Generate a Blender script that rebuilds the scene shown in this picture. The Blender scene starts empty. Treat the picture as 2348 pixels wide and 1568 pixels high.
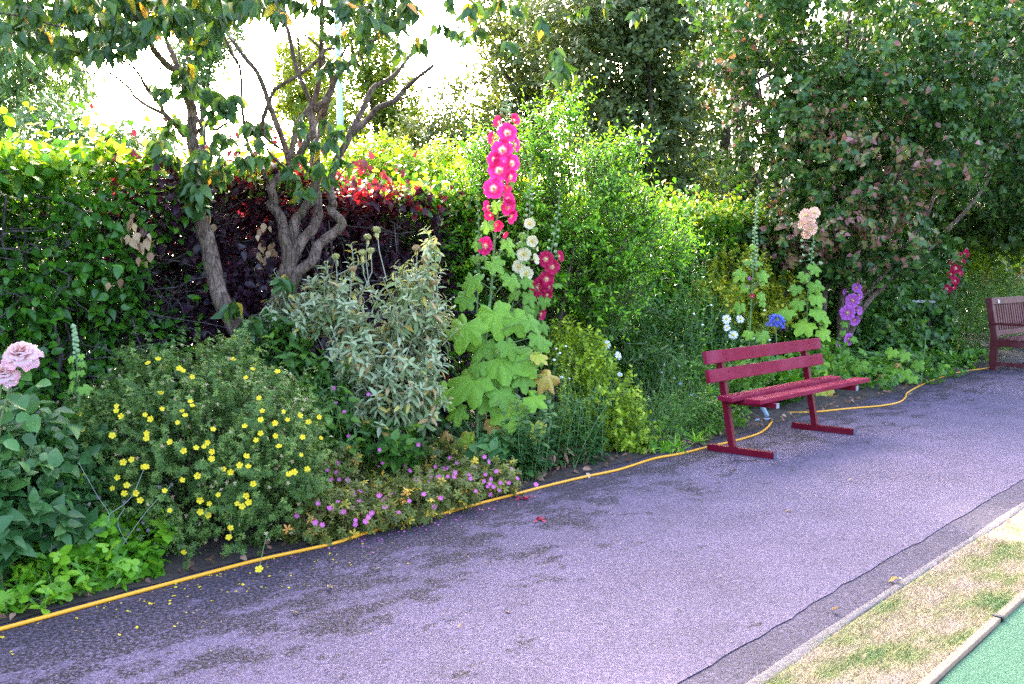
import bpy, math, random
import numpy as np
from mathutils import Matrix, Vector

# ------------------------------------------------------------------ camera, sky, sun, exposure
S = bpy.context.scene
COL = S.collection
F, CX, CY, HZ, EYE = 2269.0, 1173.5, 784.0, 610.0, 1.45
PITCH = math.atan((CY - HZ) / F)
cam = bpy.data.cameras.new("camera")
cam.lens, cam.sensor_width = 36.0 * F / 2347.0, 36.0
cam.clip_start, cam.clip_end = 0.05, 2000
camo = bpy.data.objects.new("camera", cam)
COL.objects.link(camo)
camo.location = (0, 0, EYE)
camo.rotation_euler = (math.pi / 2 - PITCH, 0, 0)
S.camera = camo

SUN_EL, SUN_AZ = 22.0, -14.0          # degrees; azimuth from +Y (view direction), negative = to the left
W = bpy.data.worlds.new("World")
S.world = W
W.use_nodes = True
nt = W.node_tree
sky = nt.nodes.new("ShaderNodeTexSky")
sky.sky_type = 'NISHITA'
sky.sun_disc = False
sky.sun_elevation = math.radians(SUN_EL)
sky.sun_rotation = math.radians(SUN_AZ)
sky.air_density, sky.dust_density, sky.ozone_density = 0.75, 6.0, 1.0
nt.links.new(sky.outputs[0], nt.nodes["Background"].inputs[0])
nt.nodes["Background"].inputs[1].default_value = 0.15
sun = bpy.data.lights.new("sun", 'SUN')
sun.energy, sun.angle, sun.color = 2.0, math.radians(3), (1.0, 0.9, 0.74)
suno = bpy.data.objects.new("sun", sun)
COL.objects.link(suno)
el, az = math.radians(SUN_EL), math.radians(SUN_AZ)
SDIR = Vector((math.sin(az) * math.cos(el), math.cos(az) * math.cos(el), math.sin(el)))
suno.rotation_euler = SDIR.to_track_quat('Z', 'Y').to_euler()
suno.location = (0, 0, 30)
S.view_settings.view_transform = 'Standard'
S.view_settings.look = 'None'
S.view_settings.gamma = 1
S.view_settings.use_curve_mapping = False
S.view_settings.exposure = 3.85
S.render.engine = 'CYCLES'
S.cycles.max_bounces = 6
S.cycles.diffuse_bounces = 4
S.cycles.transmission_bounces = 4
S.cycles.glossy_bounces = 2
S.cycles.use_denoising = False
S.cycles.denoising_prefilter = 'FAST'
S.cycles.sample_clamp_indirect = 0.4

# ------------------------------------------------------------------ measuring helpers (photo pixel of a 2347 px wide view -> world)
rng = np.random.default_rng(11)
random.seed(5)
ANG = math.radians(41.3)
PD = np.array([math.sin(ANG), math.cos(ANG), 0.0])      # along the path
ND = np.array([-math.cos(ANG), math.sin(ANG), 0.0])     # across it, towards the hedge
CP, SP = math.cos(PITCH), math.sin(PITCH)

def ray(px, py):
    u, v = (px - CX) / F, -(py - CY) / F
    return np.array([u, CP + v * SP, -SP + v * CP])
def P(px, py, Y):
    d = ray(px, py)
    return np.array([0, 0, EYE]) + d * (Y / d[1])
def G(px, py, z=0.0):
    d = ray(px, py)
    return np.array([0, 0, EYE]) + d * ((z - EYE) / d[2])
def WT(px, py, t):
    d = ray(px, py)
    return np.array([0, 0, EYE]) + d * (t / (d @ ND))
def YT(px, t):
    return WT(px, HZ, t)[1]
def ST(s, t, z=0.0):
    return PD * s + ND * t + np.array([0, 0, z])
def unit(v):
    return v / np.maximum(np.linalg.norm(v, axis=-1, keepdims=True), 1e-9)
def rdir(n):
    return unit(rng.normal(size=(n, 3)))
def dep(p):
    return p[1]

# ------------------------------------------------------------------ mesh helpers
def new_mesh(name, V, T, mat, tint=None, smooth=True):
    """T: list of index arrays (n,3) or (n,4)"""
    if not isinstance(T, (list, tuple)):
        T = [T]
    V = np.asarray(V, dtype=np.float32)
    me = bpy.data.meshes.new(name)
    loops = np.concatenate([np.asarray(t).ravel() for t in T]).astype(np.int32)
    tot = np.concatenate([np.full(len(t), np.asarray(t).shape[1]) for t in T]).astype(np.int32)
    st = np.concatenate([[0], np.cumsum(tot)[:-1]]).astype(np.int32)
    me.vertices.add(len(V))
    me.vertices.foreach_set('co', V.ravel())
    me.loops.add(len(loops))
    me.loops.foreach_set('vertex_index', loops)
    me.polygons.add(len(tot))
    me.polygons.foreach_set('loop_start', st)
    me.update(calc_edges=True)
    me.polygons.foreach_set('use_smooth', np.full(len(tot), smooth))
    if tint is not None:
        a = me.attributes.new('tint', 'FLOAT', 'POINT')
        a.data.foreach_set('value', np.asarray(tint, dtype=np.float32))
    if mat:
        me.materials.append(mat)
    return me

def obj(name, me, parent=None, mtx=None, loc=None):
    o = bpy.data.objects.new(name, me)
    COL.objects.link(o)
    if parent is not None:
        o.parent = parent
    if mtx is not None:
        o.matrix_basis = mtx
    if loc is not None:
        o.location = loc
    return o

def tag(o, label=None, cat=None, group=None, kind=None):
    if label: o['label'] = label
    if cat: o['category'] = cat
    if group: o['group'] = group
    if kind: o['kind'] = kind
    return o

def thing(name, label, cat, loc, group=None, rz=0.0):
    o = bpy.data.objects.new(name, None)
    o.empty_display_size = 0.1
    COL.objects.link(o)
    o.location = tuple(float(c) for c in loc)
    o.rotation_euler = (0, 0, rz)
    return tag(o, label, cat, group)

def part(root, name, V, T, mat, tint=None, smooth=True, kind=None, under=None):
    """a child mesh from world coordinates (root must be unrotated)"""
    V = np.asarray(V) - np.array(root.location)
    o = obj(name, new_mesh(name, V, T, mat, tint, smooth), under if under is not None else root)
    if kind: o['kind'] = kind
    return o

def join(parts):
    """[(V,T)...] or [(V,T,tint)...] -> one"""
    Vs, Ts, ts, k = [], [], [], 0
    for p in parts:
        Vs.append(p[0]); Ts.append(np.asarray(p[1]) + k); k += len(p[0])
        if len(p) > 2: ts.append(p[2])
    return np.concatenate(Vs), np.concatenate(Ts), (np.concatenate(ts) if ts else None)

def catmull(pts, per=5):
    p = np.asarray(pts, float)
    if len(p) < 3:
        k = np.linspace(0, 1, per + 1)[:, None]
        return p[0] * (1 - k) + p[-1] * k
    q = np.vstack([2 * p[0] - p[1], p, 2 * p[-1] - p[-2]])
    out = []
    for i in range(1, len(q) - 2):
        a, b, c, d = q[i - 1], q[i], q[i + 1], q[i + 2]
        for k in np.linspace(0, 1, per, endpoint=False):
            out.append(.5 * ((2 * b) + (-a + c) * k + (2 * a - 5 * b + 4 * c - d) * k ** 2 + (-a + 3 * b - 3 * c + d) * k ** 3))
    out.append(p[-1])
    return np.array(out)

def tubes(paths, radii, sides=3, caps=False):
    """paths (M,k,3), radii (M,k) -> V, T"""
    paths = np.asarray(paths, float); radii = np.asarray(radii, float)
    if paths.ndim == 2: paths, radii = paths[None], radii[None]
    M, k, _ = paths.shape
    tan = unit(np.gradient(paths, axis=1))
    ref = np.where(np.abs(unit(paths[:, -1] - paths[:, 0])[:, 2:3]) > .8, [[1., 0, 0]], [[0., 0, 1]])
    a = unit(np.cross(tan, ref[:, None, :]))
    b = np.cross(tan, a)
    th = np.linspace(0, 2 * np.pi, sides, endpoint=False)
    V = paths[:, :, None, :] + radii[:, :, None, None] * (a[:, :, None, :] * np.cos(th)[None, None, :, None] + b[:, :, None, :] * np.sin(th)[None, None, :, None])
    i, j, s = np.meshgrid(np.arange(M), np.arange(k - 1), np.arange(sides), indexing='ij')
    s2 = (s + 1) % sides
    base = i * k * sides
    A = base + j * sides + s; B = base + j * sides + s2; C = base + (j + 1) * sides + s2; D = base + (j + 1) * sides + s
    T = np.concatenate([np.stack([A, B, C], -1).reshape(-1, 3), np.stack([A, C, D], -1).reshape(-1, 3)])
    V = V.reshape(-1, 3)
    if caps:
        n0 = len(V)
        V = np.vstack([V, paths[:, 0], paths[:, -1]])
        ex = []
        for m in range(M):
            for q in range(sides):
                ex.append((n0 + m, m * k * sides + (q + 1) % sides, m * k * sides + q))
                e = m * k * sides + (k - 1) * sides
                ex.append((n0 + M + m, e + q, e + (q + 1) % sides))
        T = np.vstack([T, ex])
    return V, T

def limb(pts, r0, r1, sides=9, per=5, lump=.06, power=1.0):
    q = catmull(pts, per)
    n = len(q)
    u = np.linspace(0, 1, n) ** power
    r = (r0 * (1 - u) + r1 * u) * (1 + lump * rng.normal(size=n))
    return tubes(q, r, sides, True)

def box(c, size, ax=None, bev=0.0):
    """box with chamfered edges; ax = 3x3 rows (x,y,z axes)"""
    import bmesh
    bm = bmesh.new()
    bmesh.ops.create_cube(bm, size=1)
    for v in bm.verts:
        v.co = Vector((v.co.x * size[0], v.co.y * size[1], v.co.z * size[2]))
    if bev:
        bmesh.ops.bevel(bm, geom=bm.edges[:], offset=bev, segments=2, affect='EDGES', profile=.6)
    bmesh.ops.triangulate(bm, faces=bm.faces[:])
    bm.verts.ensure_lookup_table()
    V = np.array([v.co[:] for v in bm.verts])
    T = np.array([[v.index for v in f.verts] for f in bm.faces])
    bm.free()
    if ax is not None:
        V = V @ np.asarray(ax)
    return V + np.asarray(c), T

# ------------------------------------------------------------------ leaves
def leaf_tpl(prof, fold=.25, droop=.2, petiole=0.0):
    """prof: [(y, halfwidth)] stations between base and tip; leaf runs along +Y, length 1, face +Z"""
    V = [(0, 0, 0)]
    for y, w in prof:
        z = -droop * y * y
        V += [(-w, y, z + fold * w), (0, y, z), (w, y, z + fold * w)]
    V.append((0, 1, -droop))
    T = [(0, 2, 1), (0, 3, 2)]
    n = len(prof)
    for i in range(n - 1):
        a, b = 1 + 3 * i, 4 + 3 * i
        T += [(a, a + 1, b), (a + 1, b + 1, b), (a + 1, a + 2, b + 1), (a + 2, b + 2, b + 1)]
    e = 1 + 3 * (n - 1)
    tip = len(V) - 1
    T += [(e, e + 1, tip), (e + 1, e + 2, tip)]
    V = np.array(V, float)
    V[:, 1] += petiole
    return V, np.array(T)

OVATE = leaf_tpl([(.12, .2), (.38, .33), (.7, .2)], .3, .25)
OVATE_FLAT = leaf_tpl([(.3, .34), (.68, .22)], .2, .12)
ROUND = leaf_tpl([(.12, .26), (.42, .42), (.75, .28)], .22, .15)
DOGLEAF = leaf_tpl([(.1, .12), (.32, .25), (.58, .24), (.82, .12)], .5, .5)
LANCEB = leaf_tpl([(.15, .1), (.5, .17), (.85, .08)], .45, .45)
PRIVET = leaf_tpl([(.3, .19), (.68, .15)], .4, .3)
ROUNDISH = leaf_tpl([(.1, .18), (.38, .33), (.72, .22)], .4, .4)
LANCE = leaf_tpl([(.15, .08), (.45, .13), (.75, .09)], .5, .3)
SAGE = leaf_tpl([(.15, .11), (.45, .165), (.8, .11)], .5, .4)
STRAPLEAF = leaf_tpl([(.15, .12), (.45, .17), (.8, .12)], .55, .35)
DIAM = leaf_tpl([(.45, .28)], .35, .15)
SLIM = leaf_tpl([(.4, .12)], .4, .2)
STRAP = leaf_tpl([(.2, .05), (.5, .06), (.8, .04)], .4, .5)

def frames(d, up):
    y = unit(d)
    x = np.cross(y, up)
    bad = np.linalg.norm(x, axis=1) < 1e-4
    if bad.any():
        x[bad] = np.cross(y[bad], np.array([.3, .7, .2]))
    x = unit(x)
    z = np.cross(x, y)
    return x, y, z

def place(tpl, pos, d, up, size, width=1.0):
    V0, T0 = tpl
    x, y, z = frames(d, up)
    size = np.broadcast_to(size, (len(pos),))
    w = np.broadcast_to(width, (len(pos),))
    V = pos[:, None, :] + size[:, None, None] * (V0[None, :, 0, None] * w[:, None, None] * x[:, None, :] + V0[None, :, 1, None] * y[:, None, :] + V0[None, :, 2, None] * z[:, None, :])
    T = T0[None] + (np.arange(len(pos)) * len(V0))[:, None, None]
    return V.reshape(-1, 3), T.reshape(-1, 3)

_tplmesh = {}
def tpl_mesh(key, tpl, mat, tv):
    k = (key, mat.name, round(float(tv), 2))
    if k not in _tplmesh:
        _tplmesh[k] = new_mesh(key, tpl[0], tpl[1], mat, np.full(len(tpl[0]), tv))
    return _tplmesh[k]

def basis(x, y, z, o, sx, sy=None, sz=None):
    sy = sx if sy is None else sy
    sz = sx if sz is None else sz
    return Matrix(((x[0] * sx, y[0] * sy, z[0] * sz, o[0]), (x[1] * sx, y[1] * sy, z[1] * sz, o[1]), (x[2] * sx, y[2] * sy, z[2] * sz, o[2]), (0, 0, 0, 1)))

def scatter(root, name, tpl, pos, d, up, size, tint, mat, n_ind=0, ind='leaf', under=None, width=1.0):
    """n_ind leaves (the first in the arrays) become parts of their own, the rest one 'stuff' part"""
    size = np.broadcast_to(size, (len(pos),)).astype(float)
    tint = np.broadcast_to(tint, (len(pos),)).astype(float)
    L = np.array(root.location)
    if n_ind:
        x, y, z = frames(d[:n_ind], up[:n_ind])
        for i in range(min(n_ind, len(pos))):
            me = tpl_mesh(ind, tpl, mat, round(tint[i] * 6) / 6)
            obj(ind, me, root, basis(x[i], y[i], z[i], pos[i] - L, size[i]))
    if len(pos) > n_ind:
        V, T = place(tpl, pos[n_ind:], d[n_ind:], up[n_ind:], size[n_ind:], width)
        return part(root, name, V, T, mat, np.repeat(tint[n_ind:], len(tpl[0])), kind='stuff', under=under)

def near_first(pos, *arrs, key=None):
    k = np.linalg.norm(pos - np.array([0, 0, EYE]), axis=1) if key is None else key
    o = np.argsort(k)
    return (pos[o],) + tuple(a[o] for a in arrs)

def shoots(P0, D, L, n, alpha=.9, bend=None, u0=.1, spread=2.4, opposite=False, upmix=.3):
    """leaf positions, directions and normals along M shoots; plus stem paths (M,5,3)"""
    M = len(P0)
    D = unit(D)
    L = np.broadcast_to(L, (M,)).astype(float)
    if bend is None: bend = np.zeros((M, 3))
    u = np.linspace(u0, 1, n)[None, :] + rng.normal(size=(M, n)) * .25 / n
    pos = P0[:, None, :] + L[:, None, None] * (D[:, None, :] * u[..., None] + bend[:, None, :] * (u ** 2)[..., None])
    axis = unit(D[:, None, :] + 2 * bend[:, None, :] * u[..., None])
    a = unit(np.cross(axis, np.array([.31, .2, .93])))
    b = np.cross(axis, a)
    k = np.arange(n)
    ph = (k // 2 * 1.5708 + (k % 2) * np.pi) if opposite else k * spread
    ph = ph[None, :] + rng.uniform(0, 6.28, (M, 1)) + rng.normal(size=(M, n)) * .3
    rad = a * np.cos(ph)[..., None] + b * np.sin(ph)[..., None]
    al = (alpha + rng.normal(size=(M, n)) * .2)[..., None]
    d = axis * np.cos(al) + rad * np.sin(al)
    up = axis * np.sin(al) - rad * np.cos(al)
    up = unit(unit(up) + upmix * np.array([0, 0, 1.]) + rng.normal(size=up.shape) * .25)
    us = np.linspace(0, 1, 5)[None, :, None]
    stem = P0[:, None, :] + L[:, None, None] * (D[:, None, :] * us + bend[:, None, :] * us ** 2)
    return pos.reshape(-1, 3), d.reshape(-1, 3), up.reshape(-1, 3), stem

def in_blobs(blobs, n, shell=.55):
    """random points in a union of ellipsoids [(centre, radii)], biased to the shell; also the outward direction"""
    w = np.array([b[1][0] * b[1][1] + b[1][1] * b[1][2] + b[1][0] * b[1][2] for b in blobs], float)
    which = rng.choice(len(blobs), n, p=w / w.sum())
    c = np.array([b[0] for b in blobs])[which]
    r = np.array([b[1] for b in blobs])[which]
    q = rdir(n)
    rad = shell + (1 - shell) * rng.uniform(0, 1, n) ** .6
    return c + q * r * rad[:, None], unit(q / r), rad

def ray_blobs(px, py, blobs):
    """first hit of the sight line with a union of ellipsoids; None when missed"""
    o = np.array([0, 0, EYE]); d = ray(px, py)
    best = None
    for c, r in blobs:
        c, r = np.asarray(c), np.asarray(r)
        oo, dd = (o - c) / r, d / r
        A, B, C = dd @ dd, 2 * oo @ dd, oo @ oo - 1
        q = B * B - 4 * A * C
        if q > 0:
            k = (-B - math.sqrt(q)) / (2 * A)
            if best is None or k < best[0]:
                h = o + k * d
                best = (k, h, unit((h - c) / r ** 2))
    return None if best is None else best[1:]

# ------------------------------------------------------------------ materials
def mat_new(name):
    m = bpy.data.materials.new(name)
    m.use_nodes = True
    n = m.node_tree.nodes
    return m, n, m.node_tree.links, n["Principled BSDF"]

def ramp(n, stops, interp='LINEAR'):
    r = n.new("ShaderNodeValToRGB")
    e = r.color_ramp
    e.interpolation = interp
    while len(e.elements) < len(stops):
        e.elements.new(.5)
    for el_, (p, c) in zip(e.elements, stops):
        el_.position = p
        el_.color = (*c, 1) if len(c) == 3 else c
    return r

def noise(n, l, scale, detail=4, rough=.6, vec=None, dim=None):
    t = n.new("ShaderNodeTexNoise")
    t.inputs["Scale"].default_value = scale
    t.inputs["Detail"].default_value = detail
    t.inputs["Roughness"].default_value = rough
    if vec is not None:
        l.new(vec, t.inputs["Vector"])
    return t

def objco(n):
    return n.new("ShaderNodeTexCoord").outputs["Object"]

def mixc(n, l, fac, a, b, mode='MIX'):
    m = n.new("ShaderNodeMix")
    m.data_type = 'RGBA'
    m.blend_type = mode
    for s, v in ((0, fac), (6, a), (7, b)):
        if isinstance(v, (int, float)):
            m.inputs[s].default_value = v
        elif isinstance(v, tuple):
            m.inputs[s].default_value = (*v, 1)
        else:
            l.new(v, m.inputs[s])
    return m.outputs[2]

def mathn(n, l, op, a, b=None, c=None, clamp=False):
    m = n.new("ShaderNodeMath")
    m.operation = op
    m.use_clamp = clamp
    for i, v in enumerate((a, b, c)):
        if v is None: continue
        if isinstance(v, (int, float)): m.inputs[i].default_value = v
        else: l.new(v, m.inputs[i])
    return m.outputs[0]

def bump(n, l, h, strength, dist=.01):
    b = n.new("ShaderNodeBump")
    b.inputs["Strength"].default_value = strength
    b.inputs["Distance"].default_value = dist
    l.new(h, b.inputs["Height"])
    return b.outputs[0]

def leaf_mat(name, stops, trans=.35, rough=.45, mottle=.35, mscale=60, spec=.4, tcol=(1.25, 1.2, .5)):
    m, n, l, b = mat_new(name)
    a = n.new("ShaderNodeAttribute"); a.attribute_name = 'tint'
    if (name.endswith('leaf') or name.endswith('foliage')) and 'sage' not in name and 'copper' not in name and 'dry' not in name and 'dead' not in name and name != 'dogwood_tree_leaf':
        stops = [(p_, (min(.8, c_[0] * 1.95), min(.8, c_[1] * 1.6), c_[2] * .68)) for p_, c_ in stops]
    r = ramp(n, stops)
    l.new(a.outputs["Fac"], r.inputs[0])
    nz = noise(n, l, mscale, 2, .5, objco(n))
    k = mathn(n, l, 'MULTIPLY_ADD', nz.outputs[0], mottle * 2, 1 - mottle)
    cc = n.new("ShaderNodeVectorMath"); cc.operation = 'SCALE'
    l.new(r.outputs[0], cc.inputs[0]); l.new(k, cc.inputs["Scale"])
    l.new(cc.outputs[0], b.inputs["Base Color"])
    b.inputs["Roughness"].default_value = max(.32, rough - .06)
    b.inputs["Specular IOR Level"].default_value = spec
    if trans:
        t = n.new("ShaderNodeBsdfTranslucent")
        v = n.new("ShaderNodeVectorMath"); v.operation = 'MULTIPLY'
        l.new(cc.outputs[0], v.inputs[0]); v.inputs[1].default_value = tcol
        l.new(v.outputs[0], t.inputs[0])
        mx = n.new("ShaderNodeMixShader")
        mx.inputs[0].default_value = trans
        l.new(b.outputs[0], mx.inputs[1]); l.new(t.outputs[0], mx.inputs[2])
        l.new(mx.outputs[0], n["Material Output"].inputs[0])
    return m

def plain(name, col, rough=.6, var=.25, scale=30, bmp=.2, metal=0.0):
    m, n, l, b = mat_new(name)
    nz = noise(n, l, scale, 5, .6, objco(n))
    c = ramp(n, [(.25, tuple(x * (1 - var) for x in col)), (.75, tuple(min(1, x * (1 + var)) for x in col))])
    l.new(nz.outputs[0], c.inputs[0])
    l.new(c.outputs[0], b.inputs["Base Color"])
    b.inputs["Roughness"].default_value = rough
    b.inputs["Metallic"].default_value = metal
    if bmp:
        l.new(bump(n, l, nz.outputs[0], bmp, .004), b.inputs["Normal"])
    return m

def bark_mat(name, c0, c1, scale=14):
    m, n, l, b = mat_new(name)
    co = n.new("ShaderNodeMapping"); co.inputs["Scale"].default_value = (1, 1, .22)
    l.new(objco(n), co.inputs[0])
    nz = noise(n, l, scale * 4, 8, .75, co.outputs[0])
    v = n.new("ShaderNodeTexVoronoi"); v.feature = 'DISTANCE_TO_EDGE'; v.inputs["Scale"].default_value = scale * 2.2
    l.new(co.outputs[0], v.inputs["Vector"])
    n2 = noise(n, l, 7, 5, .65, objco(n))
    r = ramp(n, [(.36, c0), (.6, c1)])
    l.new(nz.outputs[0], r.inputs[0])
    cr = ramp(n, [(0, (.35, .32, .3)), (.09, (1, 1, 1))])
    l.new(v.outputs["Distance"], cr.inputs[0])
    c = mixc(n, l, .8, r.outputs[0], cr.outputs[0], 'MULTIPLY')
    li = ramp(n, [(.54, (0, 0, 0)), (.6, (1, 1, 1))])
    l.new(n2.outputs[0], li.inputs[0])
    c = mixc(n, l, mathn(n, l, 'MULTIPLY', li.outputs[0], .5), c, tuple(min(1, x * 1.7) for x in c1))
    gr = ramp(n, [(.38, (1, 1, 1)), (.46, (0, 0, 0))])
    l.new(n2.outputs[0], gr.inputs[0])
    c = mixc(n, l, mathn(n, l, 'MULTIPLY', gr.outputs[0], .35), c, (c1[0] * .6, c1[1] * .85, c1[2] * .4))
    l.new(c, b.inputs["Base Color"])
    b.inputs["Roughness"].default_value = .88
    b.inputs["Specular IOR Level"].default_value = .25
    h = mathn(n, l, 'MULTIPLY_ADD', cr.outputs[0], .5, nz.outputs[0])
    l.new(bump(n, l, h, .9, .02), b.inputs["Normal"])
    return m

# ------------------------------------------------------------------ setting: ground, path, kerb, lawn, turf, soil
def tdot(n, l):
    g = n.new("ShaderNodeVectorMath"); g.operation = 'DOT_PRODUCT'
    l.new(objco(n), g.inputs[0]); g.inputs[1].default_value = tuple(ND)
    return g.outputs["Value"]

def along(n, l, sx, sy, sz=1.0):
    """object coordinates turned so that x runs along the path"""
    r = n.new("ShaderNodeMapping"); r.vector_type = 'TEXTURE'
    r.inputs["Rotation"].default_value = (0, 0, math.pi / 2 - ANG)
    l.new(objco(n), r.inputs[0])
    m = n.new("ShaderNodeMapping"); m.inputs["Scale"].default_value = (sx, sy, sz)
    l.new(r.outputs[0], m.inputs[0])
    return m.outputs[0]

def asphalt(name, base, coarse=1.0, moss=True, rough_strip=False):
    m, n, l, b = mat_new(name)
    co = objco(n)
    v = n.new("ShaderNodeTexVoronoi"); v.inputs["Scale"].default_value = 150 / coarse
    l.new(co, v.inputs["Vector"])
    chip = ramp(n, [(0, (0.5, 0.47, 0.5)), (.3, (.92, .9, .92)), (.7, (1.1, 1.1, 1.1)), (.93, (1.75, 1.7, 1.7))])
    sep = n.new("ShaderNodeSeparateColor"); l.new(v.outputs["Color"], sep.inputs[0])
    l.new(sep.outputs[0], chip.inputs[0])
    big = noise(n, l, 1.7, 6, .65, co)
    tone = ramp(n, [(.3, tuple(x * .78 for x in base)), (.5, base), (.72, tuple(x * 1.2 for x in base))])
    l.new(big.outputs[0], tone.inputs[0])
    c = mixc(n, l, 1.0, tone.outputs[0], chip.outputs[0], 'MULTIPLY')
    # brownish specks
    sp = noise(n, l, 46 / coarse, 4, .75, co)
    s2 = ramp(n, [(.56, (0, 0, 0)), (.68, (1, 1, 1))])
    l.new(sp.outputs[0], s2.inputs[0])
    md = noise(n, l, 5, 3, .6, co)
    md2 = ramp(n, [(.42, (0, 0, 0)), (.66, (1, 1, 1))])
    l.new(md.outputs[0], md2.inputs[0])
    f = mathn(n, l, 'MULTIPLY', s2.outputs[0], md2.outputs[0])
    f = mathn(n, l, 'MULTIPLY', f, .9)
    c = mixc(n, l, f, c, (.045, .03, .034))
    if moss:
        t = tdot(n, l)
        edge = n.new("ShaderNodeMapRange"); edge.inputs[1].default_value = 2.55; edge.inputs[2].default_value = 4.15
        edge.inputs[3].default_value = -.11; edge.inputs[4].default_value = .10
        l.new(t, edge.inputs[0])
        mo = noise(n, l, 1.0, 9, .8, along(n, l, 2.6, 4.0))
        gs = n.new('ShaderNodeVectorMath'); gs.operation = 'DOT_PRODUCT'
        l.new(co, gs.inputs[0]); gs.inputs[1].default_value = tuple(PD)
        near = n.new('ShaderNodeMapRange'); near.inputs[1].default_value = 2.2; near.inputs[2].default_value = 6.0
        near.inputs[3].default_value = .045; near.inputs[4].default_value = -.02
        l.new(gs.outputs['Value'], near.inputs[0])
        s = mathn(n, l, 'ADD', mathn(n, l, 'ADD', mo.outputs[0], edge.outputs[0]), near.outputs[0])
        mr = ramp(n, [(.51, (0, 0, 0)), (.55, (1, 1, 1))])
        l.new(s, mr.inputs[0])
        fine = noise(n, l, 62, 4, .75, co)
        fr = ramp(n, [(.43, (0, 0, 0)), (.52, (1, 1, 1))])
        l.new(fine.outputs[0], fr.inputs[0])
        k = mathn(n, l, 'MULTIPLY', mr.outputs[0], fr.outputs[0])
        k = mathn(n, l, 'MULTIPLY', k, .97)
        mc = noise(n, l, 25, 3, .6, co)
        mcr = ramp(n, [(.35, (.007, .0045, .006)), (.6, (.012, .007, .005)), (.75, (.035, .012, .008))])
        l.new(mc.outputs[0], mcr.inputs[0])
        c = mixc(n, l, k, c, mcr.outputs[0])
        # the damp, dirt-stained margin along the bed
        e2 = n.new("ShaderNodeMapRange"); e2.inputs[1].default_value = 3.55; e2.inputs[2].default_value = 4.2
        l.new(t, e2.inputs[0])
        w = mathn(n, l, 'MULTIPLY', e2.outputs[0], mathn(n, l, 'MULTIPLY_ADD', big.outputs[0], 1.2, .1), clamp=True)
        c = mixc(n, l, mathn(n, l, 'MULTIPLY', w, .5), c, (.04, .030, .042))
    # pale lichen spots
    li = noise(n, l, 9, 5, .7, co)
    lr = ramp(n, [(.69, (0, 0, 0)), (.74, (1, 1, 1))])
    l.new(li.outputs[0], lr.inputs[0])
    c = mixc(n, l, mathn(n, l, 'MULTIPLY', lr.outputs[0], .35), c, (.42, .4, .45))
    l.new(c, b.inputs["Base Color"])
    b.inputs["Roughness"].default_value = .82
    b.inputs["Specular IOR Level"].default_value = .3
    h = mathn(n, l, 'MULTIPLY_ADD', sep.outputs[0], .6, sp.outputs[0])
    l.new(bump(n, l, h, .55 * coarse, .006), b.inputs["Normal"])
    return m

def strip(name, s0, s1, t0, t1, z, mat, n=160, w0=0.0, w1=0.0, kind='structure', nt_=1, zf=None):
    s = np.linspace(s0, s1, n)
    e0 = t0 + w0 * (np.sin(s * 3.1) + .7 * np.sin(s * 7.7 + 1) + .5 * np.sin(s * 17 + 2))
    e0 = e0 + w0 * .9 * rng.normal(size=n)
    e1 = t1 + w1 * (np.sin(s * 2.7 + 2) + .7 * np.sin(s * 8.9) + .5 * np.sin(s * 19))
    V, T = [], []
    for j in range(nt_ + 1):
        k = j / nt_
        tt = e0 * (1 - k) + e1 * k
        zz = z if zf is None else zf(s, tt)
        V.append(s[:, None] * PD + tt[:, None] * ND + np.stack([0 * s, 0 * s, np.zeros(n) + zz], 1))
    V = np.concatenate(V)
    for j in range(nt_):
        for i in range(n - 1):
            T.append((j * n + i, j * n + i + 1, (j + 1) * n + i + 1, (j + 1) * n + i))
    o = obj(name, new_mesh(name, V, np.array(T), mat, None, False))
    o['kind'] = kind
    return o

M_path = asphalt("asphalt", (.102, .074, .118))
M_edge = asphalt("coarse_asphalt", (.058, .043, .068), 1.5, False)
M_soil = plain("soil", (.045, .03, .024), .95, .55, 22, .9)
M_far = plain("meadow", (.05, .085, .025), .9, .4, 3, .3)

g = obj("ground", new_mesh("ground", [(-600, -60, -.09), (600, -60, -.09), (600, 900, -.09), (-600, 900, -.09)], np.array([(0, 1, 2, 3)]), M_far, None, False))
g['kind'] = 'structure'
strip("path", -4, 60, 1.776, 4.22, 0.0, M_path, 900, .004, .0)
strip("path_edge_strip", -4, 60, 1.585, 1.80, -.004, M_edge, 200)
def soilz(s, t):
    return .004 + .03 * np.clip((t - 4.2) / .4, 0, 1) + .014 * np.sin(s * 9 + t * 5) * np.clip((t - 4.2) / .3, 0, 1) + .01 * np.sin(s * 23 - t * 17) * np.clip((t - 4.2) / .3, 0, 1)
strip("soil_bed", -4, 60, 4.15, 8.5, 0, M_soil, 500, .012, 0, nt_=26, zf=soilz)

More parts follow.
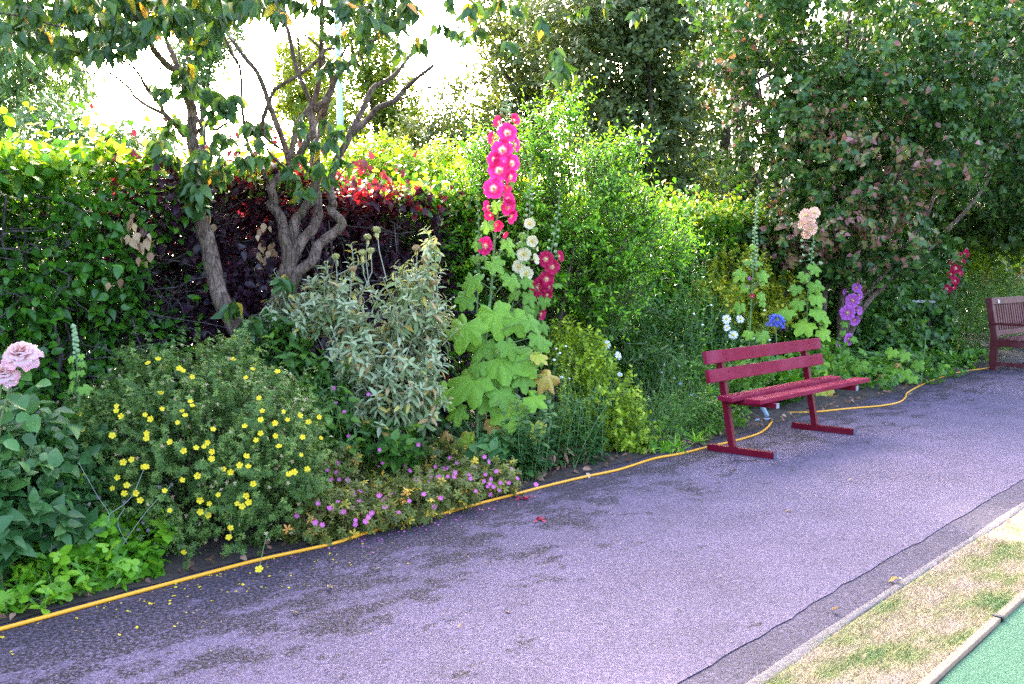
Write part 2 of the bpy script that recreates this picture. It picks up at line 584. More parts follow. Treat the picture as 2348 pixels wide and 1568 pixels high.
# concrete kerb between the asphalt and the lawn
def kerb():
    m, n, l, b = mat_new("kerb_concrete")
    a = noise(n, l, 26, 6, .7, objco(n))
    r = ramp(n, [(.3, (.085, .065, .075)), (.55, (.15, .12, .125)), (.75, (.21, .17, .165))])
    l.new(a.outputs[0], r.inputs[0]); l.new(r.outputs[0], b.inputs["Base Color"])
    b.inputs["Roughness"].default_value = .9
    l.new(bump(n, l, a.outputs[0], .6, .006), b.inputs["Normal"])
    s = np.linspace(-4, 60, 900)
    j = lambda a_: .005 * np.sin(s * 1.7 + a_) + .003 * np.sin(s * 5.1 + 2 * a_) + .0012 * rng.normal(size=len(s))
    t0, t1 = 1.556 + 2.2 * j(0), 1.602 + j(1)
    z = .004 + .0015 * np.sin(s * 3.3) + .0006 * rng.normal(size=len(s))
    rows = [(t1, -.06 + 0 * s), (t1, z - .004), (t1 - .008, z), (t0 + .008, z), (t0, z - .004), (t0, -.06 + 0 * s)]
    V = np.concatenate([s[:, None] * PD + t[:, None] * ND + np.stack([0 * s, 0 * s, zz], 1) for t, zz in rows])
    N = len(s)
    T = np.array([(r_ * N + i, r_ * N + i + 1, (r_ + 1) * N + i + 1, (r_ + 1) * N + i) for r_ in range(5) for i in range(N - 1)])
    o = obj("kerb", new_mesh("kerb", V, T, m, None, True)); o['kind'] = 'structure'
kerb()

# the dry lawn strip: sheet plus blades
def lawn_colour(n, l, blades):
    co = along(n, l, 1.0, 2.1)
    a = noise(n, l, 2.6, 4, .55, co)
    k = noise(n, l, 40, 3, .6, objco(n))
    s = mathn(n, l, 'MULTIPLY_ADD', k.outputs[0], .22, mathn(n, l, 'SUBTRACT', a.outputs[0], .11))
    r = ramp(n, [(.38, (.42, .30, .21)), (.5, (.35, .27, .14)), (.58, (.23, .225, .07)), (.72, (.085, .15, .03))])
    l.new(s, r.inputs[0])
    return r.outputs[0]
m, n, l, b = mat_new("dry_lawn")
l.new(lawn_colour(n, l, False), b.inputs["Base Color"]); b.inputs["Roughness"].default_value = .95
strip("lawn", -4, 60, 1.144, 1.56, .0, m, 300)
m2, n, l, b = mat_new("grass_blades")
c = lawn_colour(n, l, True)
at = n.new("ShaderNodeAttribute"); at.attribute_name = 'tint'
sc = n.new("ShaderNodeVectorMath"); sc.operation = 'SCALE'
l.new(c, sc.inputs[0]); l.new(mathn(n, l, 'MULTIPLY_ADD', at.outputs["Fac"], .7, .75), sc.inputs["Scale"])
l.new(sc.outputs[0], b.inputs["Base Color"]); b.inputs["Roughness"].default_value = .7
def grass():
    N = 75000
    s = rng.uniform(2.0, 10.0, N) ** 1.0
    s = np.where(rng.uniform(size=N) < .6, rng.uniform(2.0, 5.6, N), s)
    t = rng.uniform(1.147, 1.585, N)
    keep = (t < 1.552) | (rng.uniform(size=N) < .16 * (1 + np.sin(s * 9)))
    s, t = s[keep], t[keep]; N = len(s)
    p = s[:, None] * PD + t[:, None] * ND
    h = rng.uniform(.008, .02, N) * np.where(rng.uniform(size=N) < .03, 2.0, 1)
    lean = rng.normal(size=(N, 2)) * .9
    d = np.stack([lean[:, 0] * h, lean[:, 1] * h, h], 1)
    sd = unit(np.stack([-lean[:, 1], lean[:, 0], 0 * h], 1)) * rng.uniform(.0009, .0016, N)[:, None]
    V = np.stack([p - sd, p + sd, p + d], 1).reshape(-1, 3)
    T = np.arange(3 * N).reshape(-1, 3)
    o = obj("grass", new_mesh("grass", V, T, m2, np.repeat(rng.uniform(0, 1, N), 3)))
    tag(o, "short patchy mown grass, half straw and half green, beside the kerb", "grass", kind='stuff')
grass()

# artificial turf of the green and the timber board that holds it
m, n, l, b = mat_new("artificial_turf")
a = noise(n, l, 150, 4, .8, objco(n)); a2 = noise(n, l, 2.5, 3, .5, objco(n))
r = ramp(n, [(.36, (.012, .06, .028)), (.5, (.035, .125, .055)), (.62, (.13, .26, .15))])
l.new(a.outputs[0], r.inputs[0]); l.new(r.outputs[0], b.inputs["Base Color"]); b.inputs["Roughness"].default_value = .9
l.new(bump(n, l, a.outputs[0], .8, .006), b.inputs["Normal"])
strip("artificial_turf", -4, 60, -14, 1.106, -.012, m, 300, 0, .003)
M_timber = plain("weathered_timber", (.27, .17, .115), .8, .3, 40, .5)
M_black = plain("black_strap", (.02, .02, .022), .5, .3, 40, .2)
AXP = np.array([PD, ND, [0, 0, 1]])
tb = thing("timber_edging", "pale weathered timber board edging the green artificial turf", "timber edging", ST(3.4, 1.115, 0))
sj = G(2324, 1424) @ PD
for i, (a0, a1) in enumerate([(-1.5, sj), (sj + .004, sj + 2.4), (sj + 2.404, sj + 4.8), (sj + 4.804, sj + 7.2)]):
    V, T = box((0, 0, 0), (a1 - a0, .034, .06), None, .004)
    V[:, 1] += .003 * np.sin(V[:, 0] * 5)
    V = V @ AXP + ST((a0 + a1) / 2, 1.127, -.025)
    part(tb, "board", V, T, M_timber)
V, T = box((0, 0, 0), (.022, .040, .005), None, .001)
part(tb, "strap", V @ AXP + ST(sj, 1.127, .0075), T, M_black)
V, T = box((0, 0, 0), (.022, .004, .03), None, .001)
part(tb, "strap", V @ AXP + ST(sj, 1.1065, -.006), T, M_black)

# ------------------------------------------------------------------ the beech hedge
GREEN_HEDGE = leaf_mat("green_beech_leaf", [(0, (.012, .05, .016)), (.3, (.022, .09, .016)), (.55, (.05, .16, .016)), (.8, (.15, .25, .04)), (1, (.33, .34, .14))], .28, .38)
COPPER = leaf_mat("copper_beech_leaf", [(0, (.02, .012, .02)), (.35, (.05, .018, .035)), (.6, (.12, .022, .035)), (.8, (.3, .025, .03)), (1, (.5, .03, .04))], .4, .36, tcol=(1.5, .6, .6))
DRY = leaf_mat("dry_leaf", [(0, (.22, .11, .06)), (.5, (.42, .26, .15)), (1, (.6, .45, .3))], .25, .7)
M_twig = bark_mat("hedge_wood", (.05, .038, .04), (.14, .11, .11))

def hedge_surface(s, z):
    return 5.86 + .1 * np.sin(s * 2.3 + z * 1.7) + .09 * np.sin(s * 5.1 - z * 3.3 + 1) + .05 * np.sin(s * 11 + z * 7)
def hedge_top(s):
    return 2.02 + .05 * np.sin(s * 1.9 + .5) + .04 * np.sin(s * 4.7) + .1 * np.exp(-((s - 2.2) / .8) ** 2)

def hedge(name, label, s0, s1, mat, nf, ntop, size, tintf, n_ind=0, tpl=OVATE, rag=.35, group=None, keepf=None, nb=90, back=6.9, flip=False):
    root = thing(name, label, "hedge", ST((s0 + s1) / 2, 6.3, 0), group)
    # front
    w = s1 - s0
    s = rng.uniform(s0 - .1, s1 + .1, nf); z = rng.uniform(.05, 1, nf) ** .85 * 2.05
    dp = np.abs(rng.normal(size=nf)) * .13
    t = hedge_surface(s, z) + dp
    gaps = np.sin(s * 6.3 + 1.2 * np.sin(z * 3)) * np.sin(z * 5.2 + s * 2.1) + .25 * rng.normal(size=nf)
    t = np.where((gaps > .42), t + .3, t)
    P1 = s[:, None] * PD + t[:, None] * ND + np.stack([0 * s, 0 * s, np.minimum(z, hedge_top(s))], 1)
    d1 = -ND * .55 + rdir(nf) * .9 + np.array([0, 0, -.25])
    u1 = np.array([0, 0, .9]) - ND * .55 + rng.normal(size=(nf, 3)) * .4
    # top
    s = rng.uniform(s0 - .1, s1 + .1, ntop); t = rng.uniform(5.75, back, ntop)
    z = hedge_top(s) + np.abs(rng.normal(size=ntop)) * .07 - .1 * rng.uniform(size=ntop) + np.where(rng.uniform(size=ntop) < .05, rng.uniform(0, rag, ntop), 0)
    P2 = s[:, None] * PD + t[:, None] * ND + np.stack([0 * s, 0 * s, z], 1)
    d2 = rdir(ntop) + np.array([0, 0, .25]); u2 = np.array([0, 0, .8]) + rng.normal(size=(ntop, 3)) * .55
    # back and heart
    nbk = int(nf * 1.0)
    s = rng.uniform(s0 - .1, s1 + .1, nbk); z = rng.uniform(.0, 1.95, nbk)
    t = rng.uniform(6.4, back, nbk)
    P3 = s[:, None] * PD + t[:, None] * ND + np.stack([0 * s, 0 * s, z], 1)
    pos = np.concatenate([P1, P2, P3]); d = np.concatenate([d1, d2, rdir(nbk)])
    up = np.concatenate([u1, u2, rdir(nbk)])
    if flip: d = d * -1
    tint = tintf(pos, pos[:, 2])
    sz = size * rng.uniform(.65, 1.2, len(pos)); sz[nf + ntop:] *= 1.45
    if keepf is not None:
        k = keepf(pos); pos, d, up, tint, sz = pos[k], d[k], up[k], tint[k], sz[k]
    tt = pos @ ND
    key = (pos[:, 1] * .12 + (tt - hedge_surface(pos @ PD, pos[:, 2])) * 3 + np.abs(pos[:, 2] - 1.4) * .5 - sz * 20)
    pos, d, up, tint, sz = near_first(pos, d, up, tint, sz, key=key)
    scatter(root, "foliage", tpl, pos, d, up, sz, tint, mat, n_ind)
    # wood
    bs = rng.uniform(s0, s1, nb); bt = rng.uniform(6.1, 6.5, nb)
    p0 = bs[:, None] * PD + bt[:, None] * ND
    k = np.linspace(0, 1, 7)[None, :, None]
    side = rng.normal(size=(nb, 1)) * PD * .18 + rng.normal(size=(nb, 1)) * ND * .1 + np.array([0, 0, 1.0]) * rng.uniform(1.5, 2.0, (nb, 1))
    wob = rng.normal(size=(nb, 7, 3)) * .035
    V, T = tubes(p0[:, None] + side[:, None] * k + wob, np.broadcast_to(np.linspace(.013, .005, 7), (nb, 7)) * rng.uniform(.6, 1.6, (nb, 1)), 5)
    nb2 = nb * 5
    bs = rng.uniform(s0, s1, nb2); z = rng.uniform(.2, 1.9, nb2)
    p0 = bs[:, None] * PD + rng.uniform(6.0, 6.3, nb2)[:, None] * ND + np.stack([0 * z, 0 * z, z], 1)
    side = rng.normal(size=(nb2, 1)) * PD * .3 - np.abs(rng.normal(size=(nb2, 1))) * ND * .22 + np.array([0, 0, 1.0]) * rng.normal(size=(nb2, 1)) * .18
    wob = rng.normal(size=(nb2, 7, 3)) * .012
    V2, T2 = tubes(p0[:, None] + side[:, None] * k + wob, np.broadcast_to(np.linspace(.007, .002, 7), (nb2, 7)), 4)
    V, T, _ = join([(V, T), (V2, T2)])
    part(root, "branch", V, T, M_twig)
    return root

def ss(x, a, b):
    k = np.clip((x - a) / (b - a), 0, 1)
    return k * k * (3 - 2 * k)
def tint_green(pos, z):
    N = len(z)
    return np.clip(rng.beta(2, 3.2, N) * .62 + ss(z, 1.72, 2.2) * rng.uniform(.05, .75, N), 0, 1)
def tint_copper(pos, z):
    N = len(z); s = pos @ PD
    return np.clip(rng.beta(2, 3.5, N) * .62 + ss(z, 1.55, 2.1) * rng.uniform(-.05, .6, N) * (.5 + .7 * np.exp(-((s - 5.0) / .7) ** 2)), 0, 1)
def mixf(lo, hi, rev):
    def f(pos):
        s = pos @ PD; z = pos[:, 2]
        k = ss(s + .25 * (z - 1.2) + .12 * rng.normal(size=len(s)), lo, hi)
        r = rng.uniform(size=len(s))
        return (r > k) if not rev else (r < k)
    return f
hedge("beech_hedge", "clipped green beech hedge with yellowing top behind the roses", -.6, 3.9, GREEN_HEDGE, 15000, 7500, .075, tint_green, 240, keepf=mixf(3.1, 3.65, False))
cu = lambda pos: mixf(3.1, 3.65, True)(pos) & ((rng.uniform(size=len(pos)) < .97 - .75 * ss(pos[:, 2], 1.8, 2.15) * (1 - np.exp(-((pos @ PD - 4.9) / .75) ** 2))) & mixf(5.6, 6.3, False)(pos))
hedge("copper_beech_hedge", "dark purple copper beech hedge with scarlet young leaves, behind the two bare-stemmed trees", 3.0, 6.4, COPPER, 12500, 6500, .075, tint_copper, 200, keepf=cu, nb=80)
gk = lambda pos: (mixf(5.6, 6.3, True)(pos) | ((rng.uniform(size=len(pos)) < .8 * ss(pos[:, 2], 1.85, 2.1)) & (rng.uniform(size=len(pos)) > .8 * np.exp(-((pos @ PD - 4.9) / .5) ** 2))))
def tint_gold(pos, z):
    N = len(z)
    return np.clip(rng.beta(2, 3.2, N) * .66 + .1 + ss(z, 1.6, 2.15) * rng.uniform(.0, .6, N), 0, 1)
hedge("golden_beech_hedge", "yellow-green hedge in the middle, behind the bright green shrub and tall hollyhocks", 3.3, 13.0, GREEN_HEDGE, 21000, 19000, .072, tint_gold, 160, tpl=OVATE_FLAT, keepf=gk, nb=120)
def tint_mix(pos, z):
    N = len(z)
    return np.clip(rng.beta(2, 3, N) * .7 + ss(z, 1.5, 2.1) * rng.uniform(0, .4, N), 0, 1)
hedge("clipped_hedge", "far green hedge running on behind the brown slatted bench", 13.0, 30.0, GREEN_HEDGE, 22000, 9000, .085, tint_mix, 0, tpl=OVATE_FLAT, nb=60)

# withered tan leaves hanging in the copper hedge
w = bpy.data.objects["copper_beech_hedge"]
pp, dd = [], []
for x, y, k_ in [(320, 540, 12), (300, 520, 7), (325, 575, 7), (612, 560, 8), (605, 610, 6), (600, 530, 4), (615, 650, 4), (270, 655, 2), (475, 480, 3)]:
    for _ in range(k_):
        p = WT(x + rng.normal() * 11, y + rng.normal() * 14, 5.75); pp.append(p); dd.append((rng.normal() * .4, -.2, -1))
scatter(w, "withered_leaf", OVATE, np.array(pp), np.array(dd, float), rdir(len(pp)) + np.array([0, -.8, 0]), .07 * rng.uniform(.6, 1.2, len(pp)), rng.uniform(0, 1, len(pp)), DRY, len(pp), "withered_leaf")

# ------------------------------------------------------------------ the two dogwood trees in the bed
DOG = leaf_mat("dogwood_leaf", [(0, (.014, .04, .024)), (.4, (.022, .065, .032)), (.7, (.055, .11, .03)), (.88, (.16, .17, .04)), (1, (.36, .2, .1))], .2, .45, .3, 25)
DOGR = leaf_mat("dogwood_tree_leaf", [(0, (.018, .055, .014)), (.35, (.04, .105, .018)), (.6, (.10, .17, .024)), (.78, (.22, .2, .06)), (.9, (.30, .12, .10)), (1, (.36, .15, .15))], .24, .42, .3, 25)
M_bark = bark_mat("grey_bark", (.05, .03, .022), (.21, .138, .112))
M_bark2 = bark_mat("dark_bark", (.03, .02, .018), (.12, .085, .07))

def z1(*q): return [(a * .34925, b * .34925) for a, b in q]
def z3(*q): return [(625.9 + a * .2994, b * .2994) for a, b in q]
def z4(*q): return [(547.6 + a * .2994, 469.4 + b * .2994) for a, b in q]

def limbs(root, specs, Y0, name="limb"):
    """specs: (pixel polyline, r0, r1, dY at start, dY at end, name)"""
    ends = []
    for px, r0, r1, a, b_, nm in specs:
        n_ = len(px)
        pts = [P(x, y, Y0 + a + (b_ - a) * i / (n_ - 1) + (.02 * rng.normal() if 0 < i < n_ - 1 else 0)) for i, (x, y) in enumerate(px)]
        V, T = limb(pts, r0, r1, 10 if r0 > .02 else 6, 6, .045)
        part(root, nm, V, T, M_bark)
        ends.append(np.array(pts))
    return ends

def clusters(root, cs, n_per, rad, tpl, size, mat, tintf, n_ind, droop=1.0, twig_r=.003, twig_mat=None, per=3):
    """hanging leaf clusters round centres (K,3)"""
    cs = np.asarray(cs)
    K = len(cs)
    M = K * per
    c = np.repeat(cs, per, 0)
    D = unit(rdir(M) * np.array([1, 1, .5]) + np.array([0, 0, .1]))
    Ls = rad * rng.uniform(.6, 1.3, M)
    P0 = c + rdir(M) * rad * .35 + np.array([0, 0, .25 * rad]) - D * rad * .4
    bend = np.zeros((M, 3)); bend[:, 2] = -.35
    pos, d, up, stem = shoots(P0, D, Ls, n_per, 1.1, bend, .25, 2.4, True, .5)
    d = unit(d * np.array([1, 1, .5]) + np.array([0, 0, -droop]) * rng.uniform(.5, 1.3, (len(d), 1)))
    up = unit(up * .6 + np.array([0, 0, .5]) + rdir(len(d)) * .5)
    tint = tintf(pos)
    sz = size * rng.uniform(.6, 1.2, len(pos))
    pos, d, up, sz, tint = near_first(pos, d, up, sz, tint, key=pos[:, 1] + rng.uniform(0, .6, len(pos)))
    scatter(root, "foliage", tpl, pos, d, up, sz, tint, mat, n_ind)
    V, T = tubes(stem, np.broadcast_to(np.linspace(twig_r, twig_r * .4, 5), (M, 5)), 4)
    part(root, "twig", V, T, twig_mat or M_bark, kind='stuff')

YA = YT(560, 5.45)
tA = thing("dogwood_tree", "slender single-trunk dogwood tree leaning from the bed, left of the forked one", "tree", P(566, 1000, YA) * np.array([1, 1, 0]), "dogwood trees in the bed")
A = limbs(tA, [
    ([(574, 935), (568, 835), (545, 757), (508, 690), (488, 615), (478, 560), (457, 500), (447, 450), (445, 419), (450, 367), (443, 335), (438, 307), (441, 258), (428, 216), (424, 189), (412, 164)], .062, .026, 0, .1, "trunk"),
    ([(412, 164), (384, 150), (353, 115), (344, 94), (318, 55), (290, 10), (250, -60)], .023, .012, .1, -.3, "limb"),
    ([(412, 166), (395, 122), (380, 87), (374, 40), (368, -70)], .02, .012, .1, .4, "limb"),
    ([(425, 312), (402, 286), (374, 258), (368, 241), (335, 199), (321, 175), (300, 150), (251, 127)], .019, .005, .1, -.35, "limb"),
    ([(374, 260), (335, 241), (307, 220), (297, 203), (258, 171), (234, 154)], .013, .005, 0, .3, "limb"),
    ([(258, 171), (210, 168), (175, 160), (135, 157)], .006, .003, .25, .35, "branch"),
    ([(448, 306), (468, 290), (482, 284), (496, 281)], .013, .007, .1, -.1, "limb"),
    ([(482, 291), (496, 297), (524, 281), (573, 278)], .012, .005, .05, .2, "branch"),
    ([(330, 78), (286, 70), (265, 45), (224, 28), (182, 0), (120, -30)], .015, .007, 0, -.6, "limb"),
    ([(286, 70), (240, 62), (180, 70), (130, 60), (60, 40), (0, 30)], .008, .004, -.2, -.8, "branch"),
    ([(418, 165), (430, 130), (465, 112), (520, 100), (560, 88)], .007, .003, .1, .3, "branch"),
], YA)
topA = []
for px, bot in [(-15, 60), (10, 65), (40, 85), (60, 95), (85, 100), (110, 112), (140, 118), (185, 125), (215, 120), (240, 122), (270, 118), (300, 118), (330, 80), (350, 85), (400, 85), (425, 80), (450, 92), (485, 65), (520, 50), (555, 45)]:
    for y in np.arange(bot, -70, -34):
        topA.append((px + rng.normal() * 10, y - 12 + rng.normal() * 7, rng.normal() * .35 - .2))
mid = [(415, 175), (435, 200), (370, 212), (480, 235), (490, 255), (525, 240), (520, 265), (515, 325), (395, 305), (465, 355), (362, 350), (385, 372), (450, 398), (480, 400), (510, 402), (540, 385), (462, 462), (445, 480), (460, 440), (425, 425)]
cA = [P(x, y, YA + dy) for x, y, dy in topA] + [P(x, y - 10, YA + .05 * rng.normal() - .1) for x, y in mid]
def tint_dog(pos):
    N = len(pos)
    return np.where(rng.uniform(size=N) < .06, rng.uniform(.8, 1, N), rng.beta(2, 2.6, N) * .78)
cA += [P(x, y, YA - .1) for x, y in [(530, 705), (600, 790), (573, 752), (560, 795), (612, 835), (590, 745), (648, 640)]]
clusters(tA, cA, 5, .11, DOGLEAF, .1, DOG, tint_dog, 300, per=3)

YB = YT(640, 5.65)
tB = thing("dogwood_tree", "multi-stemmed dogwood tree forking low, in front of the copper beech", "tree", P(612, 1000, YB) * np.array([1, 1, 0]), "dogwood trees in the bed")
limbs(tB, [
    (([(622, 900), (622, 800), (632, 720), (648, 655)] + z4((380, 450), (390, 310))), .07, .05, 0, 0, "trunk"),
    (z4((395, 420), (350, 270), (340, 180), (310, 80), (240, 0)) + z1((1800, 1330), (1770, 1210)), .04, .03, 0, .1, "limb"),
    (z1((1775, 1225), (1730, 1140), (1690, 1060), (1650, 1000), (1620, 930)), .018, .012, .1, 0, "limb"),
    (z1((1625, 940), (1600, 800), (1590, 700), (1575, 450), (1520, 350), (1460, 200), (1430, 60), (1420, -60)), .012, .008, 0, -.2, "limb"),
    (z1((1600, 800), (1560, 560), (1555, 440), (1520, 300)), .006, .004, 0, .1, "branch"),
    (z1((1770, 1230), (1820, 1170), (1900, 1110), (1980, 990), (2040, 870)), .034, .022, .1, .1, "limb"),
    (z1((1900, 1080), (1870, 960), (1790, 750), (1700, 500), (1600, 370), (1510, 240), (1470, 120)), .023, .012, .1, .3, "limb"),
    (z1((1905, 1040), (1930, 920), (1950, 820), (2040, 700)), .022, .018, .05, 0, "limb"),
    (z1((1720, 850), (1730, 770), (1790, 610), (1830, 570), (1980, 480), (2090, 390), (2130, 330), (2195, 318)), .015, .009, -.15, -.3, "limb"),
    (z1((1725, 840), (1740, 900), (1790, 940), (1890, 1010)), .01, .008, -.15, .05, "branch"),
    (z1((1730, 935), (1790, 1030), (1870, 1100)), .007, .009, -.1, .05, "branch"),
    (z4((400, 400), (415, 200), (440, 100)) + z1((1980, 1400), (2075, 1200), (2070, 1000), (2050, 800), (2040, 680)), .04, .022, .05, .2, "limb"),
    (z1((2045, 690), (1990, 560), (1940, 430), (1890, 200), (1850, 140), (1800, 30), (1780, -80)), .019, .011, .2, .4, "limb"),
    (z1((1975, 470), (1950, 200), (1925, 60), (1920, -70)), .008, .006, .3, .4, "branch"),
    (z1((2045, 700), (2080, 600), (2100, 450), (2110, 250), (2110, 90), (2115, -80)), .021, .013, .2, .2, "limb"),
    (z1((2070, 720), (2140, 650), (2185, 540), (2130, 420), (2110, 330)), .025, .016, .2, .1, "limb"),
    (z4((385, 470), (480, 280), (560, 190), (605, 80), (600, 0)) + z3((340, 1500), (310, 1300), (330, 1050), (420, 720)), .04, .023, .0, .3, "limb"),
    (z3((385, 880), (440, 690), (500, 560), (570, 500), (720, 340), (790, 300)), .022, .011, .25, 0, "limb"),
    (z3((495, 480), (540, 400), (600, 300), (660, 250)), .01, .006, .2, .3, "branch"),
    ([(640, 800), (655, 735)] + z4((430, 560), (560, 430), (610, 310), (760, 190), (785, 130), (710, 50), (720, 0)) + z3((450, 1530), (440, 1400), (490, 1220), (560, 1100), (600, 1000)), .04, .022, -.05, .15, "limb"),
    (z3((600, 1000), (680, 850), (740, 720), (780, 660), (880, 610), (960, 540), (1050, 420)), .022, .012, .15, .5, "limb"),
    (z3((590, 1030), (720, 920), (800, 830), (930, 770), (1010, 680), (1100, 600), (1230, 500)), .024, .012, .15, -.2, "limb"),
    (z3((970, 770), (1150, 680), (1330, 650), (1450, 672), (1560, 640), (1700, 560)), .007, .003, .0, -.1, "branch"),
    (z3((470, 1450), (510, 1350), (600, 1250), (680, 1240)), .007, .003, .0, -.2, "branch"),
    (z3((380, 390), (300, 310), (230, 240), (200, 100)), .009, .005, .1, 0, "branch"),
], YB)
topB = []
for px, bot in [(590, 25), (612, 28), (645, 45), (668, 50), (700, 28), (730, 38), (757, 60), (785, 50), (805, 80), (830, 75), (845, 85), (870, 65), (885, 78), (905, 72), (930, 62), (948, 45)]:
    for y in np.arange(bot, -70, -34):
        topB.append((px + rng.normal() * 9, y - 10 + rng.normal() * 6))
midB = [(575, 300), (600, 310), (585, 340), (597, 292), (695, 285), (735, 292), (755, 335), (722, 345), (690, 380), (738, 395), (768, 372), (688, 425), (700, 450), (760, 420), (672, 405), (780, 320), (610, 372), (755, 165), (770, 150), (765, 97), (1020, 5), (1080, 22), (1150, 12), (1190, 28), (1240, 60), (1280, 160), (1285, 185), (1265, 130), (1000, 60), (1050, 90), (1110, 70), (960, 110), (905, 120), (850, 112), (1180, 110), (1335, 30), (1390, 15), (1450, 40)]
cB = [P(x, y, YB + rng.normal() * .3) for x, y in topB] + [P(x, y - 8, YB + .1 * rng.normal() - .1) for x, y in midB]
clusters(tB, cB, 5, .10, DOGLEAF, .098, DOG, tint_dog, 300, per=2)

# ------------------------------------------------------------------ crowns of the other trees
def crown(root, blobs, nclump, rc, per, nl, tpl, size, mat, tintf, n_ind=0, alpha=1.0, droop=0.0, shell=.55, flat=.7, width=1.0, twig_mat=None, twigs=True, upb=.35, L=None, yflat=None):
    c, out, rad = in_blobs(blobs, nclump, shell)
    M = nclump * per
    C_ = np.repeat(c, per, 0); O = np.repeat(out, per, 0)
    off = rdir(M) * rng.uniform(0, 1, (M, 1)) ** .5 * rc * np.array([1, 1, flat])
    P0 = C_ + off
    D = unit(O * .5 + unit(off) * .7 + np.array([0, 0, upb]) + rdir(M) * .4)
    Ls = (L or rc * .7) * rng.uniform(.6, 1.3, M)
    bend = np.zeros((M, 3)); bend[:, 2] = -droop
    pos, d, up, stem = shoots(P0, D, Ls, nl, alpha, bend, .1, 2.4, False, .6)
    if droop: d = unit(d + np.array([0, 0, -droop * 1.6]))
    tint = tintf(pos)
    sz = size * rng.uniform(.65, 1.25, len(pos))
    if n_ind:
        pos, d, up, sz, tint = near_first(pos, d, up, sz, tint)
    scatter(root, "crown", tpl, pos, d, up, sz, tint, mat, n_ind, width=width)
    if twigs:
        V, T = tubes(stem, np.broadcast_to(np.linspace(.004, .0015, 5), (M, 5)), 3)
        part(root, "twig", V, T, twig_mat or M_bark2, kind='stuff')
    return c

def branches_to(root, base, targets, r0, r1, mat, name="limb", sag=.1, start=None):
    for k in targets:
        b0 = np.asarray(base) + (np.zeros(3) if start is None else start)
        k = np.asarray(k)
        m1 = b0 * .62 + k * .38 + rng.normal(size=3) * .08 * np.linalg.norm(k - b0) + np.array([0, 0, .12 * np.linalg.norm(k - b0)])
        m2 = b0 * .3 + k * .7 + rng.normal(size=3) * .06 * np.linalg.norm(k - b0) + np.array([0, 0, .06 * np.linalg.norm(k - b0)])
        V, T = limb([b0, m1, m2, k], r0, r1, 7, 5, .05)
        part(root, name, V, T, mat)

def B(px, py, Y, rx, rz, ry=None):
    """ellipsoid whose half-sizes are given in photo pixels across (rx) and up (rz), metres deep (ry)"""
    s = Y / F
    return (P(px, py, Y), (rx * s, ry if ry else rx * s, rz * s))

def tb_(lo, hi, a=2, b=2.6):
    return lambda pos: lo + (hi - lo) * rng.beta(a, b, len(pos))

# big right-hand dogwood, dense, reddening in patches
YC = 12.4
tC = thing("flowering_dogwood", "large dense dogwood tree on the right, leaves flushed pink in patches", "tree", ST(11.2, 5.9, 0))
cb = [B(1790, 330, YC, 110, 130, 1.0), B(1760, 210, YC, 110, 90, .9), B(1720, 60, YC, 130, 90, 1), B(1900, 420, YC - .3, 130, 130, 1.1), B(1960, 250, YC, 150, 130, 1.2), B(1930, 60, YC, 170, 130, 1.2),
      B(2080, 400, YC - .6, 140, 130, 1.2), B(2130, 220, YC - .5, 160, 150, 1.3), B(2200, 60, YC - .5, 180, 130, 1.3), B(2260, 330, YC - .6, 150, 150, 1.3), B(2360, 180, YC - .6, 150, 190, 1.3), B(2370, 420, YC - .3, 110, 130, 1.2),
      B(1800, 560, YC + .1, 110, 75, .8), B(1900, 560, YC - .2, 110, 70, .9), B(2020, 560, YC - .5, 120, 65, 1.0), B(1700, 590, YC + .4, 60, 60, .6)]
_pk = [(P(x, y, YC - .9), r) for x, y, r in [(1990, 515, .42), (2090, 510, .35), (1790, 555, .4), (1980, 330, .35), (2080, 360, .38), (2140, 450, .3), (1880, 540, .3), (1770, 480, .3), (1830, 590, .3), (2010, 500, .4), (1690, 190, .4), (1900, 300, .3)]]
def tint_C(pos):
    N = len(pos)
    t = .08 + .6 * rng.beta(2, 2.6, N)
    q = np.zeros(N)
    for c_, r_ in _pk:
        dd = (pos - c_); dd[:, 1] *= .5
        q = np.maximum(q, np.exp(-(np.linalg.norm(dd, axis=1) / r_) ** 2))
    t = np.where(rng.uniform(size=N) < q * .75, rng.uniform(.68, 1, N), t)
    return np.where(rng.uniform(size=N) < .025, rng.uniform(.75, 1, N), t)
cb = [(np.array(c_) * ((12.4 + max(0, (c_[0] / c_[1] * F + CX - 1950)) / 400 * 2.6) / 12.4) * np.array([1, 1, 1.]) + np.array([0, 0, EYE - EYE * (12.4 + max(0, (c_[0] / c_[1] * F + CX - 1950)) / 400 * 2.6) / 12.4]), r_) for c_, r_ in cb]
cc = crown(tC, cb, 700, .26, 9, 7, ROUNDISH, .08, DOGR, tint_C, 300, 1.0, .35, .45, .7, 1.15, M_bark, True, .1)
for (pts, r0, r1) in [
    ([(1785, 760), (1785.6, 641), (1789, 586), (1786, 466), (1768, 370), (1750, 250), (1720, 90)], .045, .015),
    ([(1800, 760), (1795, 560), (1798, 433), (1830, 330), (1824, 243), (1821, 206), (1840, 60)], .045, .018),
    ([(1880, 780), (1895, 600), (1918, 390), (1925, 356), (1930, 200), (1950, 20)], .055, .02),
    ([(1930, 780), (1960, 700), (2028, 623), (2065, 573), (2130, 480), (2180, 300)], .05, .02),
    ([(1940, 780), (1990, 690), (2080, 610), (2160, 540), (2260, 420), (2320, 250)], .045, .018),
    ([(1925, 780), (1935, 650), (2000, 540), (2060, 400), (2110, 200), (2130, 20)], .05, .02),
    ([(1785, 470), (1740, 420), (1700, 330), (1680, 220)], .014, .006)]:
    V, T = limb([P(x, y, YC + .35 + .06 * i) for i, (x, y) in enumerate(pts)], r0, r1, 8, 6, .05)
    part(tC, "trunk" if r0 > .03 else "limb", V, T, M_bark)

